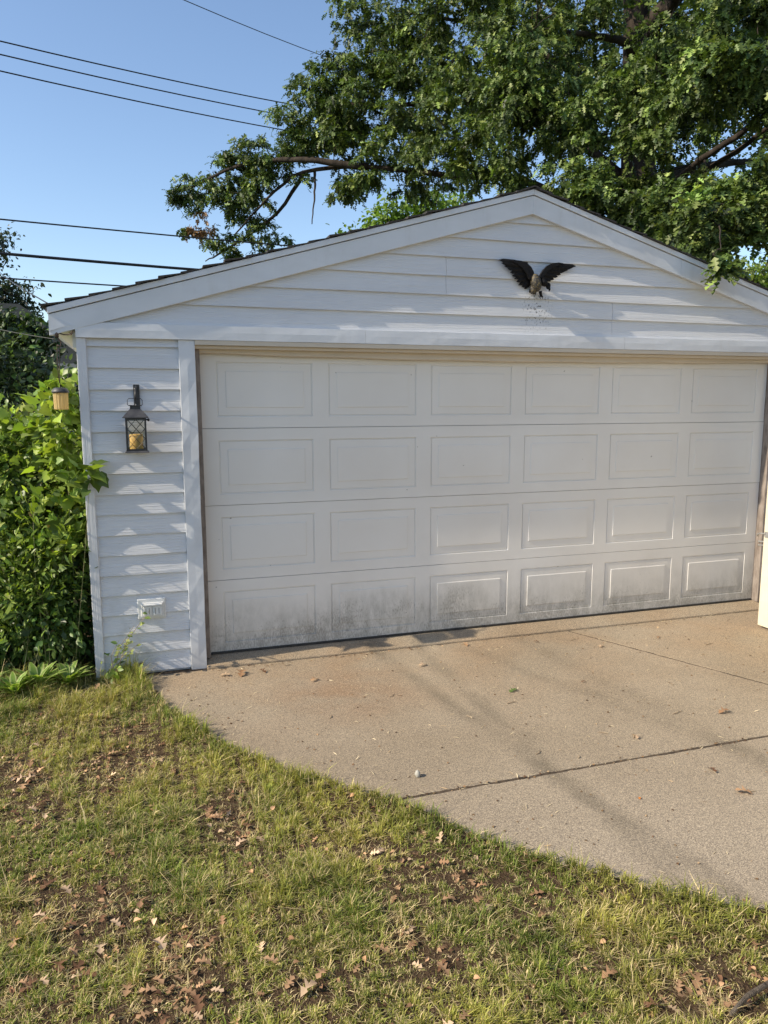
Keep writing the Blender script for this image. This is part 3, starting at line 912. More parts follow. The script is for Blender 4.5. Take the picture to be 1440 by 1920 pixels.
# --- hanging jar light under the eave with its swivel hook
HX, HY = -.864, -.14
hk = empty('eave_hook', (HX + .01, HY, 2.212))
tag(hk, 'rusty black double-arm hook screwed under the eave corner', 'hook')
M['rust'] = simple_noise('rusty_iron', (.03,.025,.022), (.10,.06,.04), 50, .8, bump=.3)
part(MB().tube([(HX-.03,HY+.01,2.208),(HX+.005,HY,2.206),(HX+.04,HY,2.195),(HX+.07,HY-.01,2.196),(HX+.088,HY-.012,2.208),(HX+.094,HY-.012,2.222)], .0042, 7), 'arm', M['rust'], hk, smooth=True)
part(MB().tube([(HX+.07,HY-.01,2.196),(HX+.085,HY-.03,2.193),(HX+.096,HY-.032,2.204)], .0032, 7), 'arm', M['rust'], hk, smooth=True)
part(MB().lathe([(.011,0),(.012,.02),(.008,.028),(.006,.034)], (HX, HY, 2.178), 10), 'swivel', M['rust'], hk, smooth=True)
part(MB().tube([(HX,HY,2.180),(HX+.012,HY,2.165),(HX+.022,HY,2.145),(HX+.020,HY,2.128),(HX+.008,HY,2.123),(HX-.002,HY,2.132)], .004, 7), 'arm', M['rust'], hk, smooth=True)
jl = empty('hanging_jar_light', (HX, HY, 1.735))
tag(jl, 'small hanging light with black lid and ribbed yellow glass beside white corner board', 'lantern')
part(MB().lathe([(.050,0),(.052,.010),(.046,.016),(.042,.026),(.030,.032),(.010,.034)], (HX, HY, 1.838), 20), 'lid', M['bronze'], jl, smooth=True)
gl = MB(); seg = 32; vs = []; fs = []
for zz, rr in ((1.735,.036),(1.739,.040),(1.838,.042)):
    for k in range(seg):
        a = 2*math.pi*k/seg; r_ = rr + (.0022 if k % 2 else -.0010)
        vs.append((HX + r_*math.cos(a), HY + r_*math.sin(a), zz))
for i in range(2):
    for k in range(seg): fs.append((i*seg+k, i*seg+(k+1)%seg, (i+1)*seg+(k+1)%seg, (i+1)*seg+k))
fs.append(tuple(range(seg-1,-1,-1)))
m = mat('ribbed_yellow_glass', (.80,.62,.30), .3); bb = m.node_tree.nodes['Principled BSDF']; bb.inputs['Transmission Weight'].default_value = .25
t_ = NT(m); trn = t_.n('ShaderNodeBsdfTranslucent'); trn.inputs[0].default_value = (.85,.68,.36,1); mxs = t_.n('ShaderNodeMixShader'); mxs.inputs[0].default_value = .45
t_.l(t_.b.outputs[0], mxs.inputs[1]); t_.l(trn.outputs[0], mxs.inputs[2]); t_.l(mxs.outputs[0], t_.t.nodes['Material Output'].inputs['Surface'])
M['amber'] = m
part(gl.add(vs, fs), 'glass_shade', m, jl)
hg = MB(); hg.tube([(HX+.012,HY,2.124),(HX+.004,HY,1.99),(HX-.0,HY,1.90),(HX,HY,1.872)], .0026, 6); hg.tube([(HX-.002,HY-.004,2.128),(HX-.008,HY,2.0),(HX-.003,HY,1.90)], .0022, 6)
part(hg, 'hanger', M['rust'], jl, smooth=True)

# --- outlet
ox, oz = -.385, .402
ob = empty('outlet_box', (ox, -.13, oz - .07))
tag(ob, 'white weathered double electrical outlet box low on narrow siding panel', 'outlet')
part(MB().box(ox-.090, ox+.092, -.122, -.101, oz-.068, oz+.072), 'mounting_block', M['plate'], ob, bevel=.006)
fr = MB(); fr.box(ox-.066, ox+.078, -.136, -.1225, oz-.052, oz+.046); part(fr, 'cover_plate', M['plate'], ob, bevel=.004)
for k, xx in enumerate((ox-.052, ox+.012)):
    c = MB(); c.box(xx, xx+.054, -.143, -.1365, oz-.040, oz+.022); part(c, 'flip_cover', M['plate'], ob, bevel=.003)
part(MB().box(ox-.058, ox+.070, -.152, -.1365, oz+.026, oz+.038), 'drip_hood', M['plate'], ob, bevel=.003)
m_ = MB(); 
for k in range(2): m_.box(ox-.038+k*.022, ox-.0355+k*.022, -.1446, -.1432, oz-.030, oz+.012)
part(m_, 'slot', M['seal'], ob)
m_ = MB(); m_.box(ox+.022, ox+.0245, -.1446, -.1432, oz-.030, oz+.012); m_.box(ox+.046, ox+.0485, -.1446, -.1432, oz-.03, oz+.010); part(m_, 'slot', M['seal'], ob)

# ------------------------------------------------------------------ cream gate at the right
gx, gy0 = 4.325, -.555
gt = empty('cream_gate', (gx, -1.0, -.04))
tag(gt, 'cream painted gate panel standing open beside the right end of garage door', 'gate')
gl_ = MB().box(gx, gx+.045, gy0-1.15, gy0, -.028, 1.148); part(gl_, 'gate_panel', M['cream'], gt, bevel=.003)
for zz in (.12, .98):
    part(MB().box(gx+.0455, gx+.085, gy0-1.13, gy0-.02, zz, zz+.09), 'gate_rail', M['cream'], gt, bevel=.003)
part(MB().box(gx+.004, gx+.041, gy0-1.145, gy0-.003, 1.1485, 1.158), 'gate_cap', M['steel'], gt)
lt = MB(); lt.box(gx-.006, gx-.0005, gy0-.09, gy0-.012, .70, .745); lt.tube([(gx-.006,gy0-.02,.728),(gx-.02,gy0+.015,.728),(gx-.022,gy0+.045,.715),(gx-.012,gy0+.05,.70)], .006, 7)
part(lt, 'latch', M['steel'], gt)
ht = MB(); ht.tube([(gx+.01,gy0+.001,.66),(gx-.0,gy0+.05,.655),(gx+.03,gy0+.07,.64)], .006, 7); ht.tube([(gx+.01,gy0+.001,.63),(gx-.0,gy0+.05,.625)], .006, 7)
part(ht, 'hook', M['steel'], gt)
part(MB().box(gx-.003, gx+.048, gy0-1.24, gy0-1.152, -.05, 1.22), 'gate_post', M['cream'], gt, bevel=.004)

# unseen house added so its sunlit side bounces light onto the door's right half
hs = empty('unseen_fill_house', (6.0, -5.5, -.16))
tag(hs, 'unseen cream lap-sided house added right of the drive to bounce sunlight onto the door', 'house')
part(MB().box(5.92, 12.5, -12.0, -1.86, -.16, 3.1), 'wall', M['cream'], hs)
hb = MB().add([(0,0,0),(0,-10.14,0),(.004,-10.14,.2),(.004,0,.2),(-.016,0,0),(-.016,-10.14,0)], [(4,5,2,3),(0,1,5,4),(0,4,3),(1,2,5)])
hme = hb.mesh('siding_board', M['cream'])
for k in range(16):
    o = bpy.data.objects.new('siding_board', hme); COL.objects.link(o); o.parent = hs
    o.location = (5.915 - 6.0, -1.86 + 5.5, -.12 + k * .2 + .16)
for yy in (-4.2, -7.6):
    wv = part(MB().box(5.86, 5.90, yy - .55, yy + .55, .95, 2.25), 'unseen_house_window', M['trim'], hs, bevel=.004)
    o = MB().box(5.845, 5.859, yy - .46, yy + .46, 1.04, 2.16).build('pane', M['seal'], wv)
part(MB().add([(5.4,-12.4,2.95),(5.4,-1.5,2.95),(9.2,-1.5,4.9),(9.2,-12.4,4.9),(13,-12.4,2.95),(13,-1.5,2.95),(5.4,-12.4,3.07),(5.4,-1.5,3.07),(9.2,-1.5,5.02),(9.2,-12.4,5.02),(13,-12.4,3.07),(13,-1.5,3.07)],
     [(0,1,2,3),(3,2,5,4),(7,6,9,8),(8,9,10,11),(0,6,7,1),(1,7,8,2),(2,8,11,5),(5,11,10,4),(0,3,9,6),(3,4,10,9)]), 'roof', M['shingle'], hs)

# ------------------------------------------------------------------ wires
def wire(name, a, ya, b, yb, rad, label, ext0=1.5, ext1=1.5, sag=.12, group=None):
    A, B = Vector(atY(a[0], a[1], ya)), Vector(atY(b[0], b[1], yb)); d = B - A
    pts = []
    n = 28
    for i in range(n + 1):
        t_ = -ext0 + (1 + ext0 + ext1) * i / n
        p = A + d * t_
        p.z += sag * (t_ * (t_ - 1))
        pts.append(p)
    o = MB().tube(pts, rad, 6).build(name, M['wire'], None, smooth=True, origin=tuple(pts[0]))
    tag(o, label, 'wire', group)
    return o
wire('overhead_wire', (345,0), 13, (620,110), 16, .009, 'lone thin overhead wire high above, running into the top of oak crown', 3, 3)
wire('overhead_wire', (0,77), 11, (500,187), 14, .0125, 'topmost of three parallel overhead wires entering the oak foliage', 2, 1.6)
wire('overhead_wire', (0,102), 11, (500,210), 14, .0125, 'middle of three parallel overhead wires entering the oak foliage', 2, 1.6)
wire('overhead_wire', (0,133), 11, (500,238), 14, .0125, 'lowest of three parallel overhead wires entering the oak foliage', 2, 1.6)
wire('overhead_wire', (0,411), 9, (540,461), 10.5, .0135, 'black cable crossing in front of the browned oak leaves above garage roof', 2, 3, sag=.03)
wire('overhead_wire', (0,475), 9, (345,504), 9.9, .0265, 'thickest black overhead cable passing behind the garage roof', 3, 5, sag=.02)
wire('overhead_wire', (0,521), 9, (210,535), 9.6, .0135, 'lowest thin black cable passing behind garage roof near the eave', 4, 8, sag=.01)
p0, p1 = Vector(atY(-30,482,12)), Vector((EL-.02, .9, 2.36))
p1 = Vector(atY(95,572,2.0))
o = MB().tube([p0, p0.lerp(p1,.25)-Vector((0,0,.05)), p0.lerp(p1,.5)-Vector((0,0,.07)), p0.lerp(p1,.75)-Vector((0,0,.05)), p1], .006, 6).build('service_wire', M['wire'], None, origin=tuple(p1))
tag(o, 'thin drooping service wire reaching the left end of garage eave', 'wire')
a_, b_ = Vector((HX, HY, 2.165)), Vector(atY(-25, 606, .9))
b2 = a_ + (b_ - a_) * 2.2
pts = [a_.lerp(b2, i/8) - Vector((0,0,.10*(i/8)*(1-i/8))) for i in range(9)]
o = MB().tube(pts, .0026, 6).build('clothesline', M['rope'], None, origin=tuple(a_))
tag(o, 'grey line stretched from the eave hook across to the dark hedge', 'line')

# ------------------------------------------------------------------ neighbour house
nb = empty('neighbour_house', (-8.0, 21, -.16))
tag(nb, 'grey house with dark hip roof mostly hidden behind the hedge', 'house')
ra = atY(38, 578, 18.0); 
rx, rz = float(ra[0]), float(ra[2])
part(MB().box(rx-7, rx+1.8, 16.4, 24, -.16, 2.95), 'wall', M['nwall'], nb)
ez = 2.75
rf = MB(); rf.add([(rx-7.6,15.8,ez),(rx+2.3,15.8,ez),(rx+2.3,24.6,ez),(rx-7.6,24.6,ez),(rx-3,20,rz+.35),(rx-.3,20,rz+.35)], [(0,1,5,4),(1,2,5),(2,3,4,5),(3,0,4),(0,3,2,1)])
part(rf, 'roof', M['nroof'], nb)
part(MB().box(rx-7.6, rx+2.3, 15.77, 15.80, ez-.14, ez+.02), 'fascia', M['nwall'], nb)

exec_marker = 'vegetation follows'
# ------------------------------------------------------------------ grass
BARE = [(250,1440,.30,.13),(120,1455,.26,.10),(20,1440,.18,.10),(415,1505,.15,.12),(430,1560,.16,.12),(455,1650,.12,.12),(360,1765,.11,.12),(300,1850,.16,.12),(640,1590,.10,.10),(700,1585,.09,.10),(880,1660,.08,.10),(560,1860,.12,.10),
        (1010,1700,.10,.10),(1290,1860,.16,.11),(1400,1880,.15,.12),(1150,1800,.12,.10),(740,1730,.09,.09),(200,1700,.10,.09),(60,1640,.12,.09),(960,1850,.10,.09),(840,1800,.08,.09),(320,1330,.12,.08)]
BARE = [(*G(a, b), c, d) for a, b, c, d in BARE]
def lawn_mask(x, y):
    m = .30 + noise2(x, y, 2.3, 31, 4) * .30 + noise2(x, y, 7.0, 77, 3) * .22
    wx = x + .16 * (noise2(x, y, 6.0, 11, 2) - .5); wy = y + .16 * (noise2(x, y, 6.0, 12, 2) - .5)
    for bx, by, br_, bd in BARE:
        m = m - bd * 1.25 * np.exp(-(((wx - bx) ** 2 + (wy - by) ** 2) / br_ ** 2))
    m = m + .10 * np.exp(-((edge_x(y) - x - .05) / .14) ** 2)
    return m
def make_grass():
    N = 700000
    y = rng.uniform(-4.3, .25, N); w = rng.uniform(0, 1, N) ** .8
    x = edge_x(y) - w * 2.6 + .015
    # spend blades in proportion to what can be seen near the drive and in front
    m = lawn_mask(x, y)
    dens = np.clip((m - .42) / .13, .22, 1.0)
    edge = np.exp(-((edge_x(y) - x) / .10) ** 2)
    dens = np.maximum(dens, 1.0 * edge)
    keep = rng.uniform(0, 1, N) < dens
    keep &= ~((y > -.10) & (x > -.80))          # not inside the wall foot
    keep &= ~((y > .05))
    vz = (x - CAM[0]) * _f[0] + (y - CAM[1]) * _f[1] + (GZ - CAM[2]) * _f[2]
    vx = 720 + F_PX * ((x - CAM[0]) * CR[0] + (y - CAM[1]) * CR[1] + (GZ - CAM[2]) * CR[2]) / np.maximum(vz, .1)
    vy = 960 - F_PX * ((x - CAM[0]) * CU[0] + (y - CAM[1]) * CU[1] + (GZ - CAM[2]) * CU[2]) / np.maximum(vz, .1)
    far = (vx < -120) | (vy > 2060)
    keep &= (~far) | (rng.uniform(0, 1, N) < .22)      # thinner where nobody looks closely
    x, y, m, edge = x[keep], y[keep], m[keep], edge[keep]
    # clump: pull towards jittered tuft centres
    cell = .075
    cx = (np.floor(x / cell) + .5 + .7 * (_hash(np.floor(x / cell), np.floor(y / cell), 3) - .5)) * cell
    cy = (np.floor(y / cell) + .5 + .7 * (_hash(np.floor(x / cell), np.floor(y / cell), 9) - .5)) * cell
    pull = rng.uniform(0, .75, len(x))
    x = x + (cx - x) * pull; y = y + (cy - y) * pull
    x = np.minimum(x, edge_x(y) + .02 + .16 * (noise2(x * 0 + 2.0, y, 6.0, 92, 3) - .42))
    n = len(x)
    tuft = noise2(x, y, 7.5, 41, 2)
    tuft = np.clip((tuft - .3) * 2.2, 0, 1)
    print('blades', n)
    lush = np.clip((m - .47) / .16, 0, 1)
    h = (.0105 + .012 * lush + .030 * tuft ** 2 + .014 * edge) * np.exp(rng.normal(0, .32, n))
    h = h * (1 + 1.3 * np.clip((y + .9) / .8, 0, 1) * (x < -.45))
    ang = rng.uniform(0, 2 * math.pi, n)
    lean = np.abs(rng.normal(.8, .6, n))
    flat = rng.uniform(0, 1, n) < (.36 - .15 * lush + .35 * (m < .45))
    lean = np.where(flat, rng.uniform(1.5, 4.0, n), lean)
    h = np.where(flat & (rng.uniform(0, 1, n) < .22), h * 2.2, h)
    wd = .0013 * np.exp(rng.normal(0, .25, n)) + .0004 * lush
    z0 = lawn_h(x, y) - .004
    dx, dy = np.cos(ang), np.sin(ang); sx, sy = -dy, dx
    k1 = 1 / np.sqrt(1 + lean ** 2 * .3); k2 = 1 / np.sqrt(1 + lean ** 2)
    mx, my, mz = x + dx * h * .5 * lean * .5 * k2, y + dy * h * .5 * lean * .5 * k2, z0 + h * .58 * k1
    tx, ty, tz = x + dx * h * lean * k2, y + dy * h * lean * k2, z0 + h * np.maximum(k2, .12)
    mz = np.maximum(mz * np.where(flat, .0, 1) + np.where(flat, z0 + .35 * h * k2 + .006, 0), z0 + .003)
    V = np.stack([np.stack([x - sx*wd, y - sy*wd, z0], -1), np.stack([x + sx*wd, y + sy*wd, z0], -1),
                  np.stack([mx - sx*wd*.85, my - sy*wd*.85, mz], -1), np.stack([mx + sx*wd*.85, my + sy*wd*.85, mz], -1),
                  np.stack([tx, ty, tz], -1)], 1)
    T = np.array([(0,1,3),(0,3,2),(2,3,4)])[None] + (np.arange(n) * 5)[:, None, None]
    g1, g2, g3 = np.array([.160,.220,.036]), np.array([.410,.385,.090]), np.array([.62,.50,.27])
    a = np.clip(noise2(x, y, 2.4, 55, 3) * 1.7 - .45 + rng.normal(0, .18, n), 0, 1)[:, None]
    c = (g1 * (1 - a) + g2 * a) * (.50 + .95 * noise2(x, y, 9, 19, 3))[:, None]
    bare = m < .45
    dead = (rng.uniform(0, 1, n) < (.34 - .24 * lush + .28 * bare)) | flat & (rng.uniform(0, 1, n) < .45)
    c = np.where(dead[:, None], g3, c) * np.exp(rng.normal(0, .22, (n, 1)))
    Cc = np.repeat(c[:, None, :], 5, 1); Cc[:, 4] = Cc[:, 4] * .8 + g3 * .2
    me = np_mesh('grass', V.reshape(-1, 3), T.reshape(-1, 3), M['grass'], Cc.reshape(-1, 3))
    o = link_mesh(me, 'grass'); tag(o, 'patchy sunlit lawn grass with straw-coloured blades beside the concrete drive', 'grass', kind='stuff')
make_grass()

# dead oak leaves in the lawn
DEADC = [(.30,.175,.095,3),(.44,.27,.15,3),(.17,.09,.05,2.5),(.52,.37,.24,1.4)]
def litter():
    N = 15000
    y = rng.uniform(-4.5, 0, N); x = edge_x(y) - .03 - 2.3 * rng.uniform(0, 1, N) ** .9
    m = lawn_mask(x, y)
    keep = rng.uniform(0, 1, N) < np.clip((.50 - m) / .12, .14, 1) * .42
    keep &= ~((y > -.16) & (x > -.8))
    x, y = x[keep], y[keep]; n = len(x)
    P = np.stack([x, y, lawn_h(x, y) + rng.uniform(.003, .016, n)], -1)
    a = rng.uniform(0, 2*math.pi, n)
    D = np.stack([np.cos(a), np.sin(a), rng.normal(.0, .28, n)], -1)
    Nn = unit(np.stack([rng.normal(0,.35,n), rng.normal(0,.35,n), np.ones(n)], -1))
    S = rng.uniform(.022, .052, n)
    tv = OAK_V.copy(); tv[:, 2] = .35 * tv[:, 0] ** 2 * 2 - .25 * (tv[:, 1] - .4) ** 2
    frag = rng.uniform(0,1,n) < .68
    V1, T1 = leaves(P[~frag], D[~frag], Nn[~frag], S[~frag], tv, OAK_T)
    tv2 = OV_V * np.array([1.2, 1, 3.2])
    V2, T2 = leaves(P[frag], D[frag], Nn[frag], S[frag]*.6, tv2, OV_T)
    C = np.concatenate([leafcol((~frag).sum(), len(tv), DEADC, .25), leafcol(frag.sum(), len(tv2), DEADC, .25)])
    me = np_mesh('leaf_litter', np.concatenate([V1, V2]), np.concatenate([T1, T2 + len(V1)]), M['dead'], C)
    tag(link_mesh(me, 'leaf_litter'), 'dry brown oak leaf litter lying in the bare patches of lawn', 'leaf litter', kind='stuff')
litter()
def one_leaf(px, py, size, ang, label, cat, col, group=None, lawn=False, tv=OAK_V, tt=OAK_T, curl=2.0, z=None):
    q = atZ(px, py, GZ if not lawn else -.04); x, y = float(q[0]), float(q[1])
    zz = GZ + .003 if not lawn else float(lawn_h(np.array([x]), np.array([y]))[0]) + .008
    t2 = tv.copy(); t2[:, 2] = .02 + .35 * (t2[:, 0] ** 2) * curl - .22 * (t2[:, 1] - .5) ** 2 * curl
    V, T = leaves(np.zeros((1,3)), np.array([[math.cos(ang), math.sin(ang), .05]]), np.array([[.08,.05,1.]]), np.array([size]), t2, tt)
    V[:, 2] -= V[:, 2].min()
    me = np_mesh('fallen_leaf', V, T, M['dead'], np.repeat(np.array([col]), len(V), 0))
    o = link_mesh(me, 'fallen_leaf', None, (x, y, zz)); tag(o, label, cat, group); return o
for i, (px, py, s_) in enumerate([(452,1269,.09),(594,1274,.06),(497,1262,.06),(415,1268,.06),(262,1258,.08),(240,1275,.07),(1098,1279,.035),(798,1247,.06),(1350,1338,.07),(875,1212,.06),(1010,1205,.04),(1130,1212,.05),(1235,1195,.04),(1408,1490,.07),(1330,1442,.05),(1190,1380,.05)]):
    one_leaf(px, py, s_, rng.uniform(0, 6.28), 'dry tan fallen leaf lying on the concrete drive', 'leaf', DEADC[i % 4][:3], 'dry leaves on the concrete')
one_leaf(957, 1298, .06, .4, 'small green oak leaf lying on the concrete drive', 'leaf', (.10,.16,.04), curl=1.0)
one_leaf(1199, 1500, .022, .9, 'tiny orange leaf scrap lying on the front concrete slab', 'leaf', (.55,.20,.05), tv=OV_V, tt=OV_T)
for i in range(70):
    for _ in range(60):
        px, py = rng.uniform(20, 1420), rng.uniform(1400, 1910)
        q = atZ(px, py, -.05)
        if q[0] < edge_x(q[1]) - .12 and lawn_mask(q[:1], q[1:2])[0] < .49: break
    one_leaf(px, py, rng.uniform(.034, .060), rng.uniform(0, 6.28), 'curled brown oak leaf lying in the patchy grass', 'leaf', curl=rng.uniform(1.2, 4.0), col= tuple(np.array(DEADC[i % 4][:3]) * rng.uniform(.8, 1.25)), group='brown oak leaves in the grass', lawn=True)
def crumbs():
    rg = np.random.default_rng(99)
    n = 1500
    y = rg.uniform(-3.6, -.17, n); x = edge_x(y) + .02 + rg.uniform(0, 1, n) ** 1.2 * 5.0
    k = rg.uniform(0, 1, n)
    y = np.where(k < .16, rg.uniform(-.22, -.168, n), y); x = np.where(k < .16, rg.uniform(-.3, 4.3, n), x)
    y = np.where((k > .16) & (k < .26), YJ + rg.normal(0, .012, n), y); x = np.where((k > .16) & (k < .26), rg.uniform(.7, 4.5, n), x)
    x = np.maximum(x, edge_x(y) + .01)
    a = rg.uniform(0, 6.28, n)
    P = np.stack([x, y, np.full(n, GZ + .002)], -1); D = np.stack([np.cos(a), np.sin(a), rg.uniform(0, .25, n)], -1)
    Nn = unit(np.stack([rg.normal(0, .3, n), rg.normal(0, .3, n), np.ones(n)], -1))
    st = rg.uniform(0, 1, n) < .45
    V1, T1 = leaves(P[st], D[st], Nn[st], rg.uniform(.014, .045, st.sum()), NAR_V * np.array([.55, 1, .6]), NAR_T)
    V2, T2 = leaves(P[~st], D[~st], Nn[~st], rg.uniform(.006, .018, (~st).sum()), OV_V * np.array([1.3, 1, 2.5]), OV_T)
    C = np.concatenate([leafcol(st.sum(), len(NAR_V), [(.62,.52,.34,3),(.45,.33,.2,1)], .2, rg), leafcol((~st).sum(), len(OV_V), [(.24,.15,.08,3),(.12,.07,.04,3),(.42,.30,.18,1)], .3, rg)])
    me = np_mesh('drive_debris', np.concatenate([V1, V2]), np.concatenate([T1, T2 + len(V1)]), M['dead'], C)
    tag(link_mesh(me, 'drive_debris'), 'fine straw and leaf crumbs scattered over the concrete drive', 'debris', kind='stuff')
crumbs()
# pebble and twigs on the concrete
q = atZ(783, 1456, GZ)
pb = MB().ell((0,0,.016), (.013,.017,.019), 10, 8); bmv = pb.v
pb.v = [(x*(1+.2*math.sin(9*z_*60+x*90)), y, z_) for x, y, z_ in bmv]
o = pb.build('pebble', M['stone'], None, smooth=True); o.location = (q[0], q[1], GZ - .002)
tag(o, 'pale grey pebble sitting alone on the concrete near the long joint', 'pebble')
TW = [(1010,1412,.05,.5),(1187,1380,.06,1.0),(960,1318,.07,.1),(540,1248,.05,.2),(620,1345,.04,.9),(735,1305,.05,.6),(1270,1337,.08,.2),(1130,1375,.06,2.6),(1075,1200,.06,.3),(880,1345,.05,1.9),(1085,1420,.03,.8),(1405,1485,.06,2.9),(1330,1208,.08,.1),(470,1283,.05,2.7)]
for px, py, L, a in TW:
    q = atZ(px, py, GZ)
    dx, dy = math.cos(a)*L/2, math.sin(a)*L/2
    o = MB().tube([(-dx,-dy,.003),(-dx*.3+.004,-dy*.3-.003,.006),(dx*.4,dy*.4+.003,.005),(dx,dy,.003)], [.0026,.0028,.0022,.0012], 6).build('twig', M['twigdry'])
    o.location = (q[0], q[1], GZ); tag(o, 'thin dry twig lying on the tan concrete drive', 'twig', 'twigs on the concrete')
q = atZ(1425, 1872, -.045)
o = MB().tube([(-.14,-.03,.0),(-.05,.0,.012),(.05,.02,.012),(.2,.05,.006)], [.006,.008,.008,.006], 8).build('fallen_branch', M['twig']); o.location = (q[0], q[1], -.035)
tag(o, 'dark thick stick lying in the leaf litter of the lawn', 'stick')

# ------------------------------------------------------------------ plants
def shrub(name, label, cat, blobs, n_leaf, size, base_cols, tv, tt, leafmat, stems=6, stemr=.008, base=None, up=.45, group=None, seed=1, droop=.2, var=.34, ncl=None, clr=.10):
    rg = np.random.default_rng(seed)
    B = np.array(blobs, float)           # x y z rx ry rz
    if base is None: base = (B[0,0], B[0,1], GZ)
    root = empty(name, tuple(base)); tag(root, label, cat, group)
    vol = (B[:,3]*B[:,4]*B[:,5]) ** .75; vol /= vol.sum()
    ncl = ncl or max(6, n_leaf // 28)
    bi = rg.choice(len(B), ncl, p=vol)
    d = unit(rg.normal(0, 1, (ncl, 3))); r_ = rg.uniform(.25, 1, ncl) ** .45
    C = B[bi,:3] + d * r_[:,None] * B[bi,3:6]
    C[:,2] = np.maximum(C[:,2], GZ + .03)
    ci = rg.integers(0, ncl, n_leaf)
    off = rg.normal(0, clr, (n_leaf, 3))
    P = C[ci] + off
    P[:,2] = np.maximum(P[:,2], GZ + .01)
    out = unit(d[ci] + rg.normal(0, .7, (n_leaf, 3)) + off / clr * .4)
    D = unit(out + np.array([0, 0, -droop]))
    Nn = unit(out * .3 + np.array([0, 0, up]) + np.array([-.25,-.25,0]) + rg.normal(0, .45, (n_leaf, 3)))
    S = size * np.exp(rg.normal(0, .28, n_leaf))
    V, T = leaves(P, D, Nn, S, tv, tt)
    cc = leafcol(n_leaf, len(tv), base_cols, var, rg)
    me = np_mesh('foliage', V - np.array(base), T, leafmat, cc)
    link_mesh(me, 'foliage', root)
    for k in range(stems):
        c = C[rg.integers(0, ncl)]
        b0 = np.array([base[0] + rg.normal(0, .06), base[1] + rg.normal(0, .06), GZ - .02])
        mid = (b0 * .45 + c * .55) + np.array([rg.normal(0,.04), rg.normal(0,.04), .08])
        mb = MB().tube([b0 - base, (b0*.7 + mid*.3) - base, mid - base, c - base], [stemr, stemr*.9, stemr*.7, stemr*.3], 6)
        mb.build('stem', M['stem'], root, smooth=True)
    return root

BR = [(.15,.22,.042,4),(.23,.30,.065,3),(.10,.16,.032,3.5),(.32,.35,.11,1.3),(.22,.17,.07,.25)]
MID = [(.09,.15,.03,3),(.13,.20,.04,2),(.06,.11,.025,3)]
DK = [(.025,.045,.016,3),(.04,.065,.022,3),(.065,.10,.03,1)]
# tall broad-leaved shrubs at the left of the garage
shrub('leafy_shrub', 'bright green broad-leaved shrub crowding the white corner board', 'shrub',
      [(-1.15,.55,1.35,.38,.40,.36),(-1.05,.45,.95,.34,.38,.40),(-1.45,.60,1.25,.40,.40,.40),(-1.0,.35,.60,.25,.25,.30)], 9500, .040, BR, MUL_V, MUL_T, M['shrubleaf'], 8, base=(-1.2,.6,GZ), seed=3)
shrub('leafy_shrub', 'small-leaved light green bush behind the hosta clump', 'shrub',
      [(-1.35,.25,.75,.40,.30,.42),(-1.10,.20,.50,.30,.22,.34),(-1.60,.30,1.0,.4,.3,.4)], 6800, .033, BR, OV_V, OV_T, M['shrubleaf'], 8, base=(-1.35,.3,GZ), seed=5, clr=.09)
shrub('climbing_vine', 'tall yellow-green vine rising beside the corner board to the eave', 'vine',
      [(-.88,.10,1.95,.07,.14,.20),(-.90,.12,1.65,.09,.14,.28),(-.92,.14,1.35,.10,.14,.25),(-.90,.08,1.05,.09,.12,.25),(-.89,.05,.72,.08,.08,.25)], 620, .062, [(.22,.30,.05,3),(.30,.37,.07,2),(.15,.23,.04,2)], MUL_V, MUL_T, M['shrubleaf'], 2, .004, base=(-.92,.12,GZ), seed=8, clr=.06)
shrub('climbing_vine', 'green leafy vine tip reaching around the corner board onto the wall', 'vine',
      [(-.755,-.175,1.44,.02,.015,.03),(-.725,-.185,1.36,.03,.015,.05),(-.745,-.18,1.26,.02,.015,.05),(-.82,-.13,1.34,.03,.04,.10)], 30, .078, [(.11,.17,.035,2),(.19,.26,.05,2)], MUL_V, MUL_T, M['shrubleaf'], 1, .003, base=(-.90,-.05,GZ), seed=12, clr=.022, ncl=9)
shrub('narrow_leaved_weed', 'tuft of narrow-leaved green weeds among the bright shrubs', 'weed',
      [(-1.02,.02,.85,.16,.10,.34),(-1.25,.05,.55,.22,.12,.30)], 1100, .075, [(.17,.25,.04,3),(.25,.32,.06,2)], NAR_V, NAR_T, M['shrubleaf'], 8, .004, base=(-1.08,.03,GZ), seed=14, clr=.07, droop=-.3)
shrub('shade_undergrowth', 'dark leafy undergrowth at the foot of the shrubs beside garage', 'shrub',
      [(-1.1,.35,.20,.40,.25,.22),(-1.5,.35,.25,.4,.25,.25),(-.95,.12,.14,.14,.10,.14),(-.93,.12,.42,.11,.12,.26),(-1.05,.08,.35,.15,.1,.2)], 5600, .05, MID, OV_V, OV_T, M['darkleaf'], 6, .005, base=(-1.25,.32,GZ), seed=17, clr=.08)
shrub('dark_hedge', 'tall dark green hedge behind the bright shrubs and hanging light', 'hedge',
      [(-1.9,3.2,1.7,.7,.5,.75),(-1.35,3.4,1.5,.5,.5,.7),(-2.6,3.2,1.8,.7,.5,.8),(-1.6,3.0,.7,.9,.5,.7),(-2.1,3.3,2.25,.35,.3,.25),(-1.75,3.4,2.2,.3,.3,.25)], 11000, .07, DK + MID[:1], OV_V, OV_T, M['darkleaf'], 10, .02, base=(-1.9,3.2,GZ), seed=21, clr=.11)

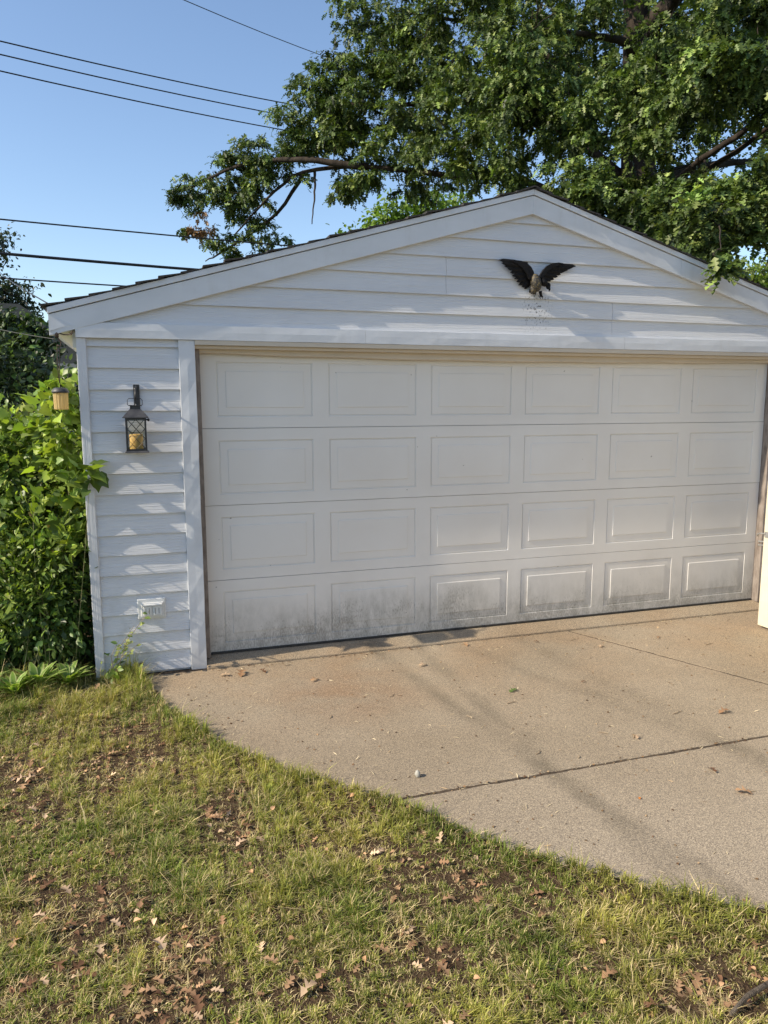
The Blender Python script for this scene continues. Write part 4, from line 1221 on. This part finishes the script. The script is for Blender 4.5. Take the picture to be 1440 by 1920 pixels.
# hosta clump: variegated blades
def hosta(base, n, size, seed, label):
    rg = np.random.default_rng(seed)
    root = empty('hosta_plant', base); tag(root, label, 'hosta', 'hostas by the garage corner')
    prof = [(0,.018),(.2,.04),(.45,.082),(.65,.088),(.85,.05),(1,.0)]
    for i in range(n):
        a = rg.uniform(0, 2*math.pi); el = rg.uniform(.75, 1.45); L = size * rg.uniform(.7, 1.2)
        vs = []; cs = []; fs = []
        d = np.array([math.cos(a), math.sin(a), 0]); s = np.array([-math.sin(a), math.cos(a), 0]); 
        for j, (t_, w_) in enumerate(prof):
            r_ = L * (math.cos(el) * t_ + .25 * t_ * t_); zz = L * (math.sin(el) * t_ - .38 * t_ * t_ * math.sin(el))
            c = d * r_ + np.array([0,0,zz + .01])
            for q, kk in enumerate((-1,-.55,0,.55,1)):
                vs.append(c + s * w_ * L * kk + np.array([0,0,.05*L*abs(kk)*w_*6*.4]))
                ed = abs(kk) > .8
                cs.append((.56,.57,.26) if ed else (.20,.31,.06))
        k5 = 5
        for j in range(len(prof)-1):
            for q in range(4): fs.append((j*k5+q, j*k5+q+1, (j+1)*k5+q+1, (j+1)*k5+q))
        me = np_mesh('leaf', np.array(vs), np.array(fs), M['shrubleaf'], np.array(cs) * rg.uniform(.8,1.2), smooth=True)
        link_mesh(me, 'leaf', root)
for i, (px, py, nn, sz) in enumerate([(70,1296,48,.22),(128,1288,40,.19),(28,1308,40,.20),(-30,1302,30,.22)]):
    q = atZ(px, py, GZ)
    hosta((float(q[0]), float(q[1]), GZ), nn, sz, 40 + i, 'hosta clump with cream-edged pale green leaves at the lawn edge by garage corner')

# sapling at the wall foot
def sapling():
    base = np.array([-.640, -.165, GZ]); root = empty('sapling', tuple(base)); tag(root, 'spindly young sapling with few small leaves at the foot of white wall', 'sapling')
    rg = np.random.default_rng(77)
    P = []; D = []
    for tip, n in (((-.395,-.20,.415), 11), ((-.50,-.17,.31), 9), ((-.60,-.18,.22), 7), ((-.47,-.21,.20), 6)):
        tip = np.array(tip); mid = base*.5 + tip*.5 + np.array([-.035, 0, .03])
        MB().tube([base-base, (base*.6+mid*.4)-base, mid-base, tip-base], [.0035,.003,.0025,.001], 6).build('stem', M['twigdry'], root, smooth=True)
        for k in range(n):
            t_ = .35 + .65 * k / n
            p = (1-t_)**2*base + 2*t_*(1-t_)*mid + t_**2*tip
            P.append(p); a = rg.uniform(0, 6.28); D.append((math.cos(a), math.sin(a)*.6 - .15, rg.uniform(-.1,.45)))
    P, D = np.array(P), np.array(D); n = len(P)
    for k in range(n):
        V, T = leaves(P[k:k+1]-base, D[k:k+1], np.array([[rg.normal(0,.3)-.3, -.5, .8]]), np.array([rg.uniform(.030,.050)]), OV_V, OV_T)
        me = np_mesh('leaf', V, T, M['shrubleaf'], leafcol(1, len(OV_V), [(.20,.28,.08,1),(.30,.34,.12,1)], .15, rg)); link_mesh(me, 'leaf', root)
sapling()
shrub('weed_tuft', 'low leafy weed tuft at the very corner of the wall', 'weed', [(-.66,-.20,.0,.10,.05,.05),(-.55,-.19,-.01,.06,.04,.03)], 60, .045, BR, OV_V, OV_T, M['shrubleaf'], 2, .002, base=(-.62,-.20,GZ), seed=33, clr=.03)

# ------------------------------------------------------------------ oak
OAKC = [(.078,.120,.027,4),(.125,.172,.042,3),(.044,.074,.021,3.4),(.20,.24,.07,.9)]
oak_root = np.array([8.15, 6.5, -.16])
oak = empty('oak_tree', tuple(oak_root))
tag(oak, 'large pin oak with dense dark green crown overhanging the garage roof', 'tree')
def pix(px, py, Y): return np.array(atY(px, py, Y), float)
nodes = []       # skeleton points (pos, radius)
def limb(pts, r0, r1, name='limb', n=14):
    pts = [np.array(p, float) for p in pts]
    # Catmull-Rom resample
    P = [2*pts[0]-pts[1]] + pts + [2*pts[-1]-pts[-2]]; out = []
    segn = max(3, n // (len(pts)-1))
    for i in range(1, len(P)-2):
        for j in range(segn):
            t_ = j/segn; a,b,c,d = P[i-1],P[i],P[i+1],P[i+2]
            out.append(.5*((2*b)+(-a+c)*t_+(2*a-5*b+4*c-d)*t_**2+(-a+3*b-3*c+d)*t_**3))
    out.append(pts[-1])
    out = np.array(out); out[1:-1] += rng.normal(0, .007, out[1:-1].shape)
    rr = np.linspace(r0, r1, len(out))
    for p, r_ in zip(out, rr): nodes.append((p, r_))
    MB().tube(out - oak_root, list(rr), 9 if r0 > .06 else 6).build(name, M['oakbark'], oak, smooth=True)
    return out
tr_top = np.array([7.6, 6.6, 14.0])
limb([oak_root, oak_root+[.0,.0,1.2], [8.1,6.5,3.5], [8.05,6.5,5.5], [7.95,6.55,7.5], [7.8,6.6,10.5], tr_top], .52, .10, 'trunk', 24)
tp = lambda z_: np.array([8.1 - .03*(z_-3), 6.5, z_])
L1 = limb([tp(4.6), pix(1000,345,7.5), pix(850,330,8.2), pix(690,313,9.0), pix(570,322,9.8), pix(500,375,10.3), pix(440,440,10.6)], .075, .014, n=28)
limb([pix(690,313,9.0), pix(560,300,9.6), pix(450,310,10.4), pix(350,355,11.0)], .07, .015)
limb([pix(590,322,9.7), pix(590,360,9.6), pix(585,420,9.5)], .03, .01)
limb([pix(570,322,9.8), pix(520,400,10.5), pix(420,470,11.0), pix(385,490,11.2)], .045, .01)
limb([tp(5.5), pix(1010,220,7.8), pix(850,190,8.4), pix(700,200,9.0), pix(590,180,9.8)], .09, .015, n=20)
limb([tp(6.6), pix(1050,120,7.0), pix(900,50,7.6), pix(740,20,8.6)], .08, .015, n=18)
limb([tp(6.0), pix(1290,180,4.5), pix(1400,120,2.6), pix(1500,80,1.0)], .06, .012, n=18)
limb([tp(4.9), pix(1270,335,5.2), pix(1360,270,4.2), pix(1440,215,3.4), pix(1560,150,2.4)], .06, .03, n=18)
limb([tp(4.6), pix(1290,345,5.2), pix(1380,285,4.2), pix(1440,240,3.6), pix(1540,200,2.6)], .05, .025, n=14)
limb([tp(7.4), pix(1225,60,5.6), pix(1262,5,5.0), pix(1290,-60,4.4)], .12, .06, n=14)
limb([tp(7.0), pix(1180,90,6.0), pix(1130,70,5.6), pix(1060,60,5.2)], .09, .03, n=14)
limb([pix(1320,300,4.8), pix(1325,330,3.0), pix(1345,400,1.0), pix(1352,470,-.15)], .022, .004, n=20)
limb([tp(8), [9.5,5,9.5], [11.5,3.5,10.5]], .14, .03)
limb([tp(8.5), [9.6,8.5,10], [11,10.5,11]], .14, .03)
limb([tp(9.5), [6.4,8.2,11], [4.6,9.5,11.8]], .12, .03)
limb([tp(9.5), [6.6,5.0,11], [5.2,3.6,11.8]], .12, .03)
limb([tp(11), [8.4,5.4,12.6], [8.8,4.2,13.6]], .09, .02)
limb([tp(5.5), [10,7.2,6.2], [12,7.6,6.6]], .15, .03)

# crown: foliage pads (pixel ellipse, depth, depth radius, weight)
PADS = [
 # left low branch
 (372,352,42,24,11.2,.40,.8),(352,372,22,16,11.3,.3,.4),(430,312,36,30,10.8,.45,.8),(470,285,45,30,10.5,.5,.9),(455,350,58,34,10.6,.5,1.3),(520,300,60,40,10.2,.6,1.3),
 (410,385,45,24,11.0,.4,.8),(365,430,20,20,11.2,.25,.35),(410,445,34,20,11.1,.35,.5),(475,415,34,22,10.9,.35,.5),(500,450,40,16,10.8,.35,.5),(430,470,22,12,11.1,.25,.25),(530,340,40,16,10.2,.4,.4),
 (655,352,34,40,9.4,.4,.8),(700,330,50,30,9.2,.5,.9),(770,350,40,18,9.0,.5,.5),
 # left upper
 (570,215,62,55,10.0,.7,1.9),(590,160,50,36,10.0,.6,1.2),(650,200,70,70,9.5,.9,2.4),(620,265,70,45,9.6,.8,1.8),(655,120,65,45,9.4,.8,1.6),(720,160,80,70,9.0,1.0,2.6),(720,250,80,55,9.0,1.0,2.2),
 (690,20,48,26,9.2,.6,1.0),(735,60,60,45,9.0,.8,1.6),(790,30,80,50,8.4,1.0,2.0),(800,110,80,70,8.4,1.1,2.4),(800,210,80,70,8.4,1.1,2.4),(810,300,70,40,8.3,.9,1.6),
 # middle
 (880,40,80,60,7.2,1.2,2.3),(890,140,80,70,6.8,1.2,2.5),(880,240,80,60,6.8,1.2,2.3),(880,330,45,22,7.4,.8,.8),(960,90,80,80,5.2,1.2,2.5),(960,200,70,60,5.2,1.1,2.0),(960,285,40,25,5.4,.6,.6),(965,340,50,20,6.5,.6,.8),
 (1040,40,80,60,5.6,1.2,2.2),(1040,140,80,60,5.2,1.2,2.2),(1060,235,70,45,5.0,1.0,1.5),(1085,345,70,35,4.2,.8,1.4),(1060,390,70,20,4.8,.7,1.0),
 (1150,180,80,55,4.2,1.2,2.0),(1120,355,55,28,3.8,.7,.9),(1190,360,40,20,3.6,.6,.6),(1150,400,70,25,3.8,.7,1.2),(1240,340,55,40,3.4,.9,1.2),(1230,430,60,30,3.6,.8,1.2),
 # right, near
 (1120,60,90,60,7.8,.8,1.6),(1220,120,80,60,8.0,.8,1.4),(1270,30,90,40,7.8,.8,1.4),(1235,190,55,30,3.2,.8,.9),(1110,250,40,22,4.2,.5,.5),(1250,230,60,40,3.0,.8,1.2),(1330,60,80,60,2.2,1.0,1.8),(1320,160,70,45,2.2,.9,1.4),(1400,120,60,50,1.6,.8,1.4),
 (1300,370,60,40,1.6,.8,1.3),(1390,360,60,45,1.2,.7,1.3),(1345,400,50,38,.8,.6,1.1),(1420,400,45,32,.9,.6,.9),(1350,482,13,12,-.25,.08,.14),(1290,450,40,35,2.2,.6,.8),(1470,330,35,35,1.2,.6,.7),(1400,20,60,40,2.2,.8,1.2),
 (1480,150,50,80,1.4,.7,1.2),(1500,420,50,60,1.0,.7,1.0),
]
def crown():
    rg = np.random.default_rng(5)
    C = []; SZ = []; FAR = []
    for (px, py, rx_, ry_, Y, rd, wgt) in PADS:
        c = pix(px, py, Y); sc = np.linalg.norm(c - CAM) / F_PX
        k = max(3, int(9.5 * wgt)); FAR += [float(np.clip(.55 * rx_ * sc, .12, .32))] * k
        d = rg.normal(0, 1, (k, 3)); d /= np.linalg.norm(d, axis=1, keepdims=True); d *= rg.uniform(.15, 1, (k, 1)) ** .5
        vr = unit(np.array(c - CAM)[None])[0]
        pts = c + CR * (d[:, 0:1] * rx_ * sc) + CU * (d[:, 1:2] * ry_ * sc) + np.array([_f[0], _f[1], 0]) * d[:, 2:3] * rd
        C.append(pts)
    C = np.concatenate(C); nvis = len(C)
    # the rest of the crown, above and beyond the frame and behind
    k = 520
    d = rg.normal(0, 1, (k, 3)); d = unit(d) * rg.uniform(.35, 1, (k, 1)) ** .5
    X = np.array([8.2, 6.4, 10.6]) + d * np.array([4.6, 4.4, 4.3])
    k2 = 170
    d = unit(rg.normal(0, 1, (k2, 3))) * rg.uniform(.3, 1, (k2, 1)) ** .5
    X2 = np.array([11.0, 7.2, 7.0]) + d * np.array([2.8, 3.4, 2.6])
    C = np.concatenate([C, X, X2]); n = len(C)
    # twigs from the skeleton to every cluster
    order = np.argsort(np.min(np.linalg.norm(C[:, None, :] - np.array([p for p, _ in nodes])[None], axis=2), axis=1))
    NP = [p for p, _ in nodes]; NR = [r_ for _, r_ in nodes]
    tw = MB()
    NPa = np.zeros((len(NP) + 6 * n, 3)); NPa[:len(NP)] = NP; cnt = len(NP)
    dirs = np.zeros((n, 3))
    for i in order:
        c = C[i]
        dd = np.linalg.norm(NPa[:cnt] - c, axis=1); j = int(np.argmin(dd)); a = NPa[j].copy()
        L = dd[j]
        mid = (a + c) / 2 + np.array([0, 0, .10 * L]) + rg.normal(0, .06 * L, 3)
        r0 = min(.022, .006 + .008 * L)
        tw.tube([a - oak_root, (a*.56+mid*.44) - oak_root + rg.normal(0,.01,3), mid - oak_root, c - oak_root], [r0, r0*.85, r0*.7, r0*.35], 4, cap=False)
        for t_ in (.35, .7, 1.0):
            NPa[cnt] = (1-t_)**2*a + 2*t_*(1-t_)*mid + t_**2*c; cnt += 1
        dirs[i] = (c - mid) / max(1e-6, np.linalg.norm(c - mid))
    tw.build('twigs', M['oakbark'], oak)['kind'] = 'stuff'
    # leaves
    per = np.where(np.arange(n) < nvis, 108, 30)
    ci = np.repeat(np.arange(n), per); N = len(ci)
    ntw = 6
    sub = rg.normal(0, 1, (n, ntw, 3)); sub[:, :, 2] = sub[:, :, 2] * .26 - .14
    sub = unit(sub + dirs[:, None, :] * .5)
    ti = rg.integers(0, ntw, N)
    sd = sub[ci, ti]
    s_ = rg.uniform(.05, 1, N) ** .8
    FR = np.concatenate([np.array(FAR), np.full(n - nvis, .55)])
    rad = FR[ci] * (.8 + .4 * rg.uniform(0, 1, N))
    P = C[ci] + sd * (s_ * rad)[:, None] + rg.normal(0, .035, (N, 3)) + np.array([0, 0, -.07]) * (s_ ** 2)[:, None]
    D = unit(sd * .8 + rg.normal(0, .5, (N, 3)) + np.array([0, 0, -.5]))
    Nn = unit(np.array([-.22, -.12, .85]) + rg.normal(0, .38, (N, 3)))
    size = np.where(ci < nvis, rg.uniform(.062, .112, N), rg.uniform(.14, .2, N))
    # keep leaves off the garage roof
    ins = (P[:,0] > XL-.2) & (P[:,0] < XR+.3) & (P[:,1] > -.3) & (P[:,1] < YB+.2) & (P[:,2] < 3.312 - SL*np.abs(P[:,0]-AX) + .14)
    P, D, Nn, size, ci = P[~ins], D[~ins], Nn[~ins], size[~ins], ci[~ins]
    V, T = leaves(P, D, Nn, size, OAK_V, OAK_T)
    cl = np.exp(rg.normal(0, .24, n))[ci]
    col = leafcol(len(P), len(OAK_V), OAKC, .30, rg) * np.repeat(cl, len(OAK_V))[:, None]
    # a browned spray on the low left branch
    br = pix(378, 425, 11.2); dbr = np.linalg.norm((P - br) * np.array([1,.6,1]), axis=1)
    brown = (dbr < .30) | (np.linalg.norm((P - pix(358,455,11.2)) * np.array([1,.6,1]), axis=1) < .14)
    bm2 = np.repeat(brown, len(OAK_V))
    col[bm2] = np.repeat(np.array([[.34,.20,.10]]), bm2.sum(), 0) * np.exp(rg.normal(0, .2, (bm2.sum(), 1)))
    me = np_mesh('crown', V - oak_root, T, M['oakleaf'], col)
    link_mesh(me, 'crown', oak)
    print('oak leaves', len(P), 'clusters', n)
crown()

# ------------------------------------------------------------------ background trees
def bg_tree(name, label, base, pads, nleaf, size, cols, seed, trunk_top, r0=.16, mat_=None, clr=.28):
    rg = np.random.default_rng(seed); base = np.array(base, float)
    root = empty(name, tuple(base)); tag(root, label, 'tree')
    tt_ = np.array(trunk_top, float)
    m1 = base*.6 + tt_*.4 + rg.normal(0, .12, 3)
    MB().tube([base-base, m1-base, (base*.2+tt_*.8)-base, tt_-base], [r0, r0*.8, r0*.5, r0*.25], 8).build('trunk', M['oakbark'], root, smooth=True)
    B = np.array(pads, float); w = (B[:,3]*B[:,4]*B[:,5])**.7; w /= w.sum()
    ncl = max(8, nleaf // 40); bi = rg.choice(len(B), ncl, p=w)
    d = unit(rg.normal(0,1,(ncl,3))); C = B[bi,:3] + d * (rg.uniform(.1,1,(ncl,1))**.5) * B[bi,3:6]
    br = MB()
    for c in C:
        t_ = rg.uniform(.35, .95); a = base*(1-t_) + tt_*t_
        a = m1*(1-t_)+tt_*t_
        mid = (a+c)/2 + np.array([0,0,.15])
        br.tube([a-base, mid-base, c-base], [r0*.18, r0*.12, r0*.04], 4, cap=False)
    br.build('branches', M['oakbark'], root)['kind'] = 'stuff'
    ci = rg.integers(0, ncl, nleaf)
    P = C[ci] + rg.normal(0, clr, (nleaf,3)) * np.array([1,1,.7])
    D = unit(rg.normal(0,1,(nleaf,3)) + np.array([0,0,-.3])); Nn = unit(np.array([-.2,-.1,.7]) + rg.normal(0,.5,(nleaf,3)))
    V, T = leaves(P, D, Nn, size*np.exp(rg.normal(0,.25,nleaf)), OV_V, OV_T)
    me = np_mesh('crown', V-base, T, mat_ or M['darkleaf'], leafcol(nleaf, len(OV_V), cols, .25, rg))
    link_mesh(me, 'crown', root)
    return root
def padp(lst):      # (px,py,rx,ry,Y,rd) -> world ellipsoids
    out = []
    for px, py, rx_, ry_, Y, rd in lst:
        c = pix(px, py, Y); s = np.linalg.norm(c-CAM)/F_PX; out.append((*c, rx_*s, rd, ry_*s))
    return out
b1 = pix(-40, 560, 24); 
bg_tree('far_tree', 'dark feathery tree at the left beyond the hedge and wires', (b1[0]-.8, 24, -.16), padp([(-30,560,70,45,24,1.0),(35,555,32,34,24,.7),(0,590,45,25,24,.8),(-5,455,18,26,24.5,.5),(-50,470,50,50,24.5,1.0),(20,590,40,16,24,.6)]), 7000, .13, [(.035,.055,.022,3),(.055,.075,.035,2),(.07,.07,.05,1)], 61, (b1[0]-.5, 24, b1[2]+1.0), clr=.22)
b2 = pix(-60, 640, 12)
bg_tree('far_tree', 'vine-covered dark green tree rising in front of the neighbour roof', (b2[0], 12, -.16), padp([(-20,640,60,50,12,.6),(30,660,40,30,12,.5),(70,640,20,14,12,.3),(10,610,25,14,12,.4),(20,700,60,40,12,.6),(50,625,38,24,12,.4),(85,652,20,14,12,.3),(30,600,25,14,12,.3)]), 7000, .10, DK + MID[:1], 63, (b2[0]+.3, 12, b2[2]+.4), r0=.1, clr=.18)
b3 = pix(740, 400, 14)
bg_tree('far_tree', 'light green treetop showing just above the roof below the oak', (b3[0], 14, -.16), padp([(730,412,45,26,14,.8),(790,395,50,25,14,.8),(680,440,40,20,14,.8),(850,400,50,30,14.5,.8),(780,450,90,30,14,.9)]), 4200, .12, [(.15,.24,.04,3),(.20,.29,.06,2),(.10,.17,.03,2)], 65, (b3[0], 14, b3[2]-.3), mat_=M['shrubleaf'], clr=.2)
b4 = pix(1420, 520, 13)
bg_tree('far_tree', 'yellow-green tree glimpsed behind the right slope of the roof', (b4[0], 13, -.16), padp([(1420,530,60,35,13,.9),(1480,500,60,50,13,.9),(1360,520,50,25,13,.9),(1300,460,70,40,14,.9),(1240,430,60,40,14,.9)]), 5200, .13, [(.13,.20,.035,3),(.19,.26,.06,2)], 67, (b4[0], 13, b4[2]), mat_=M['shrubleaf'], clr=.25)
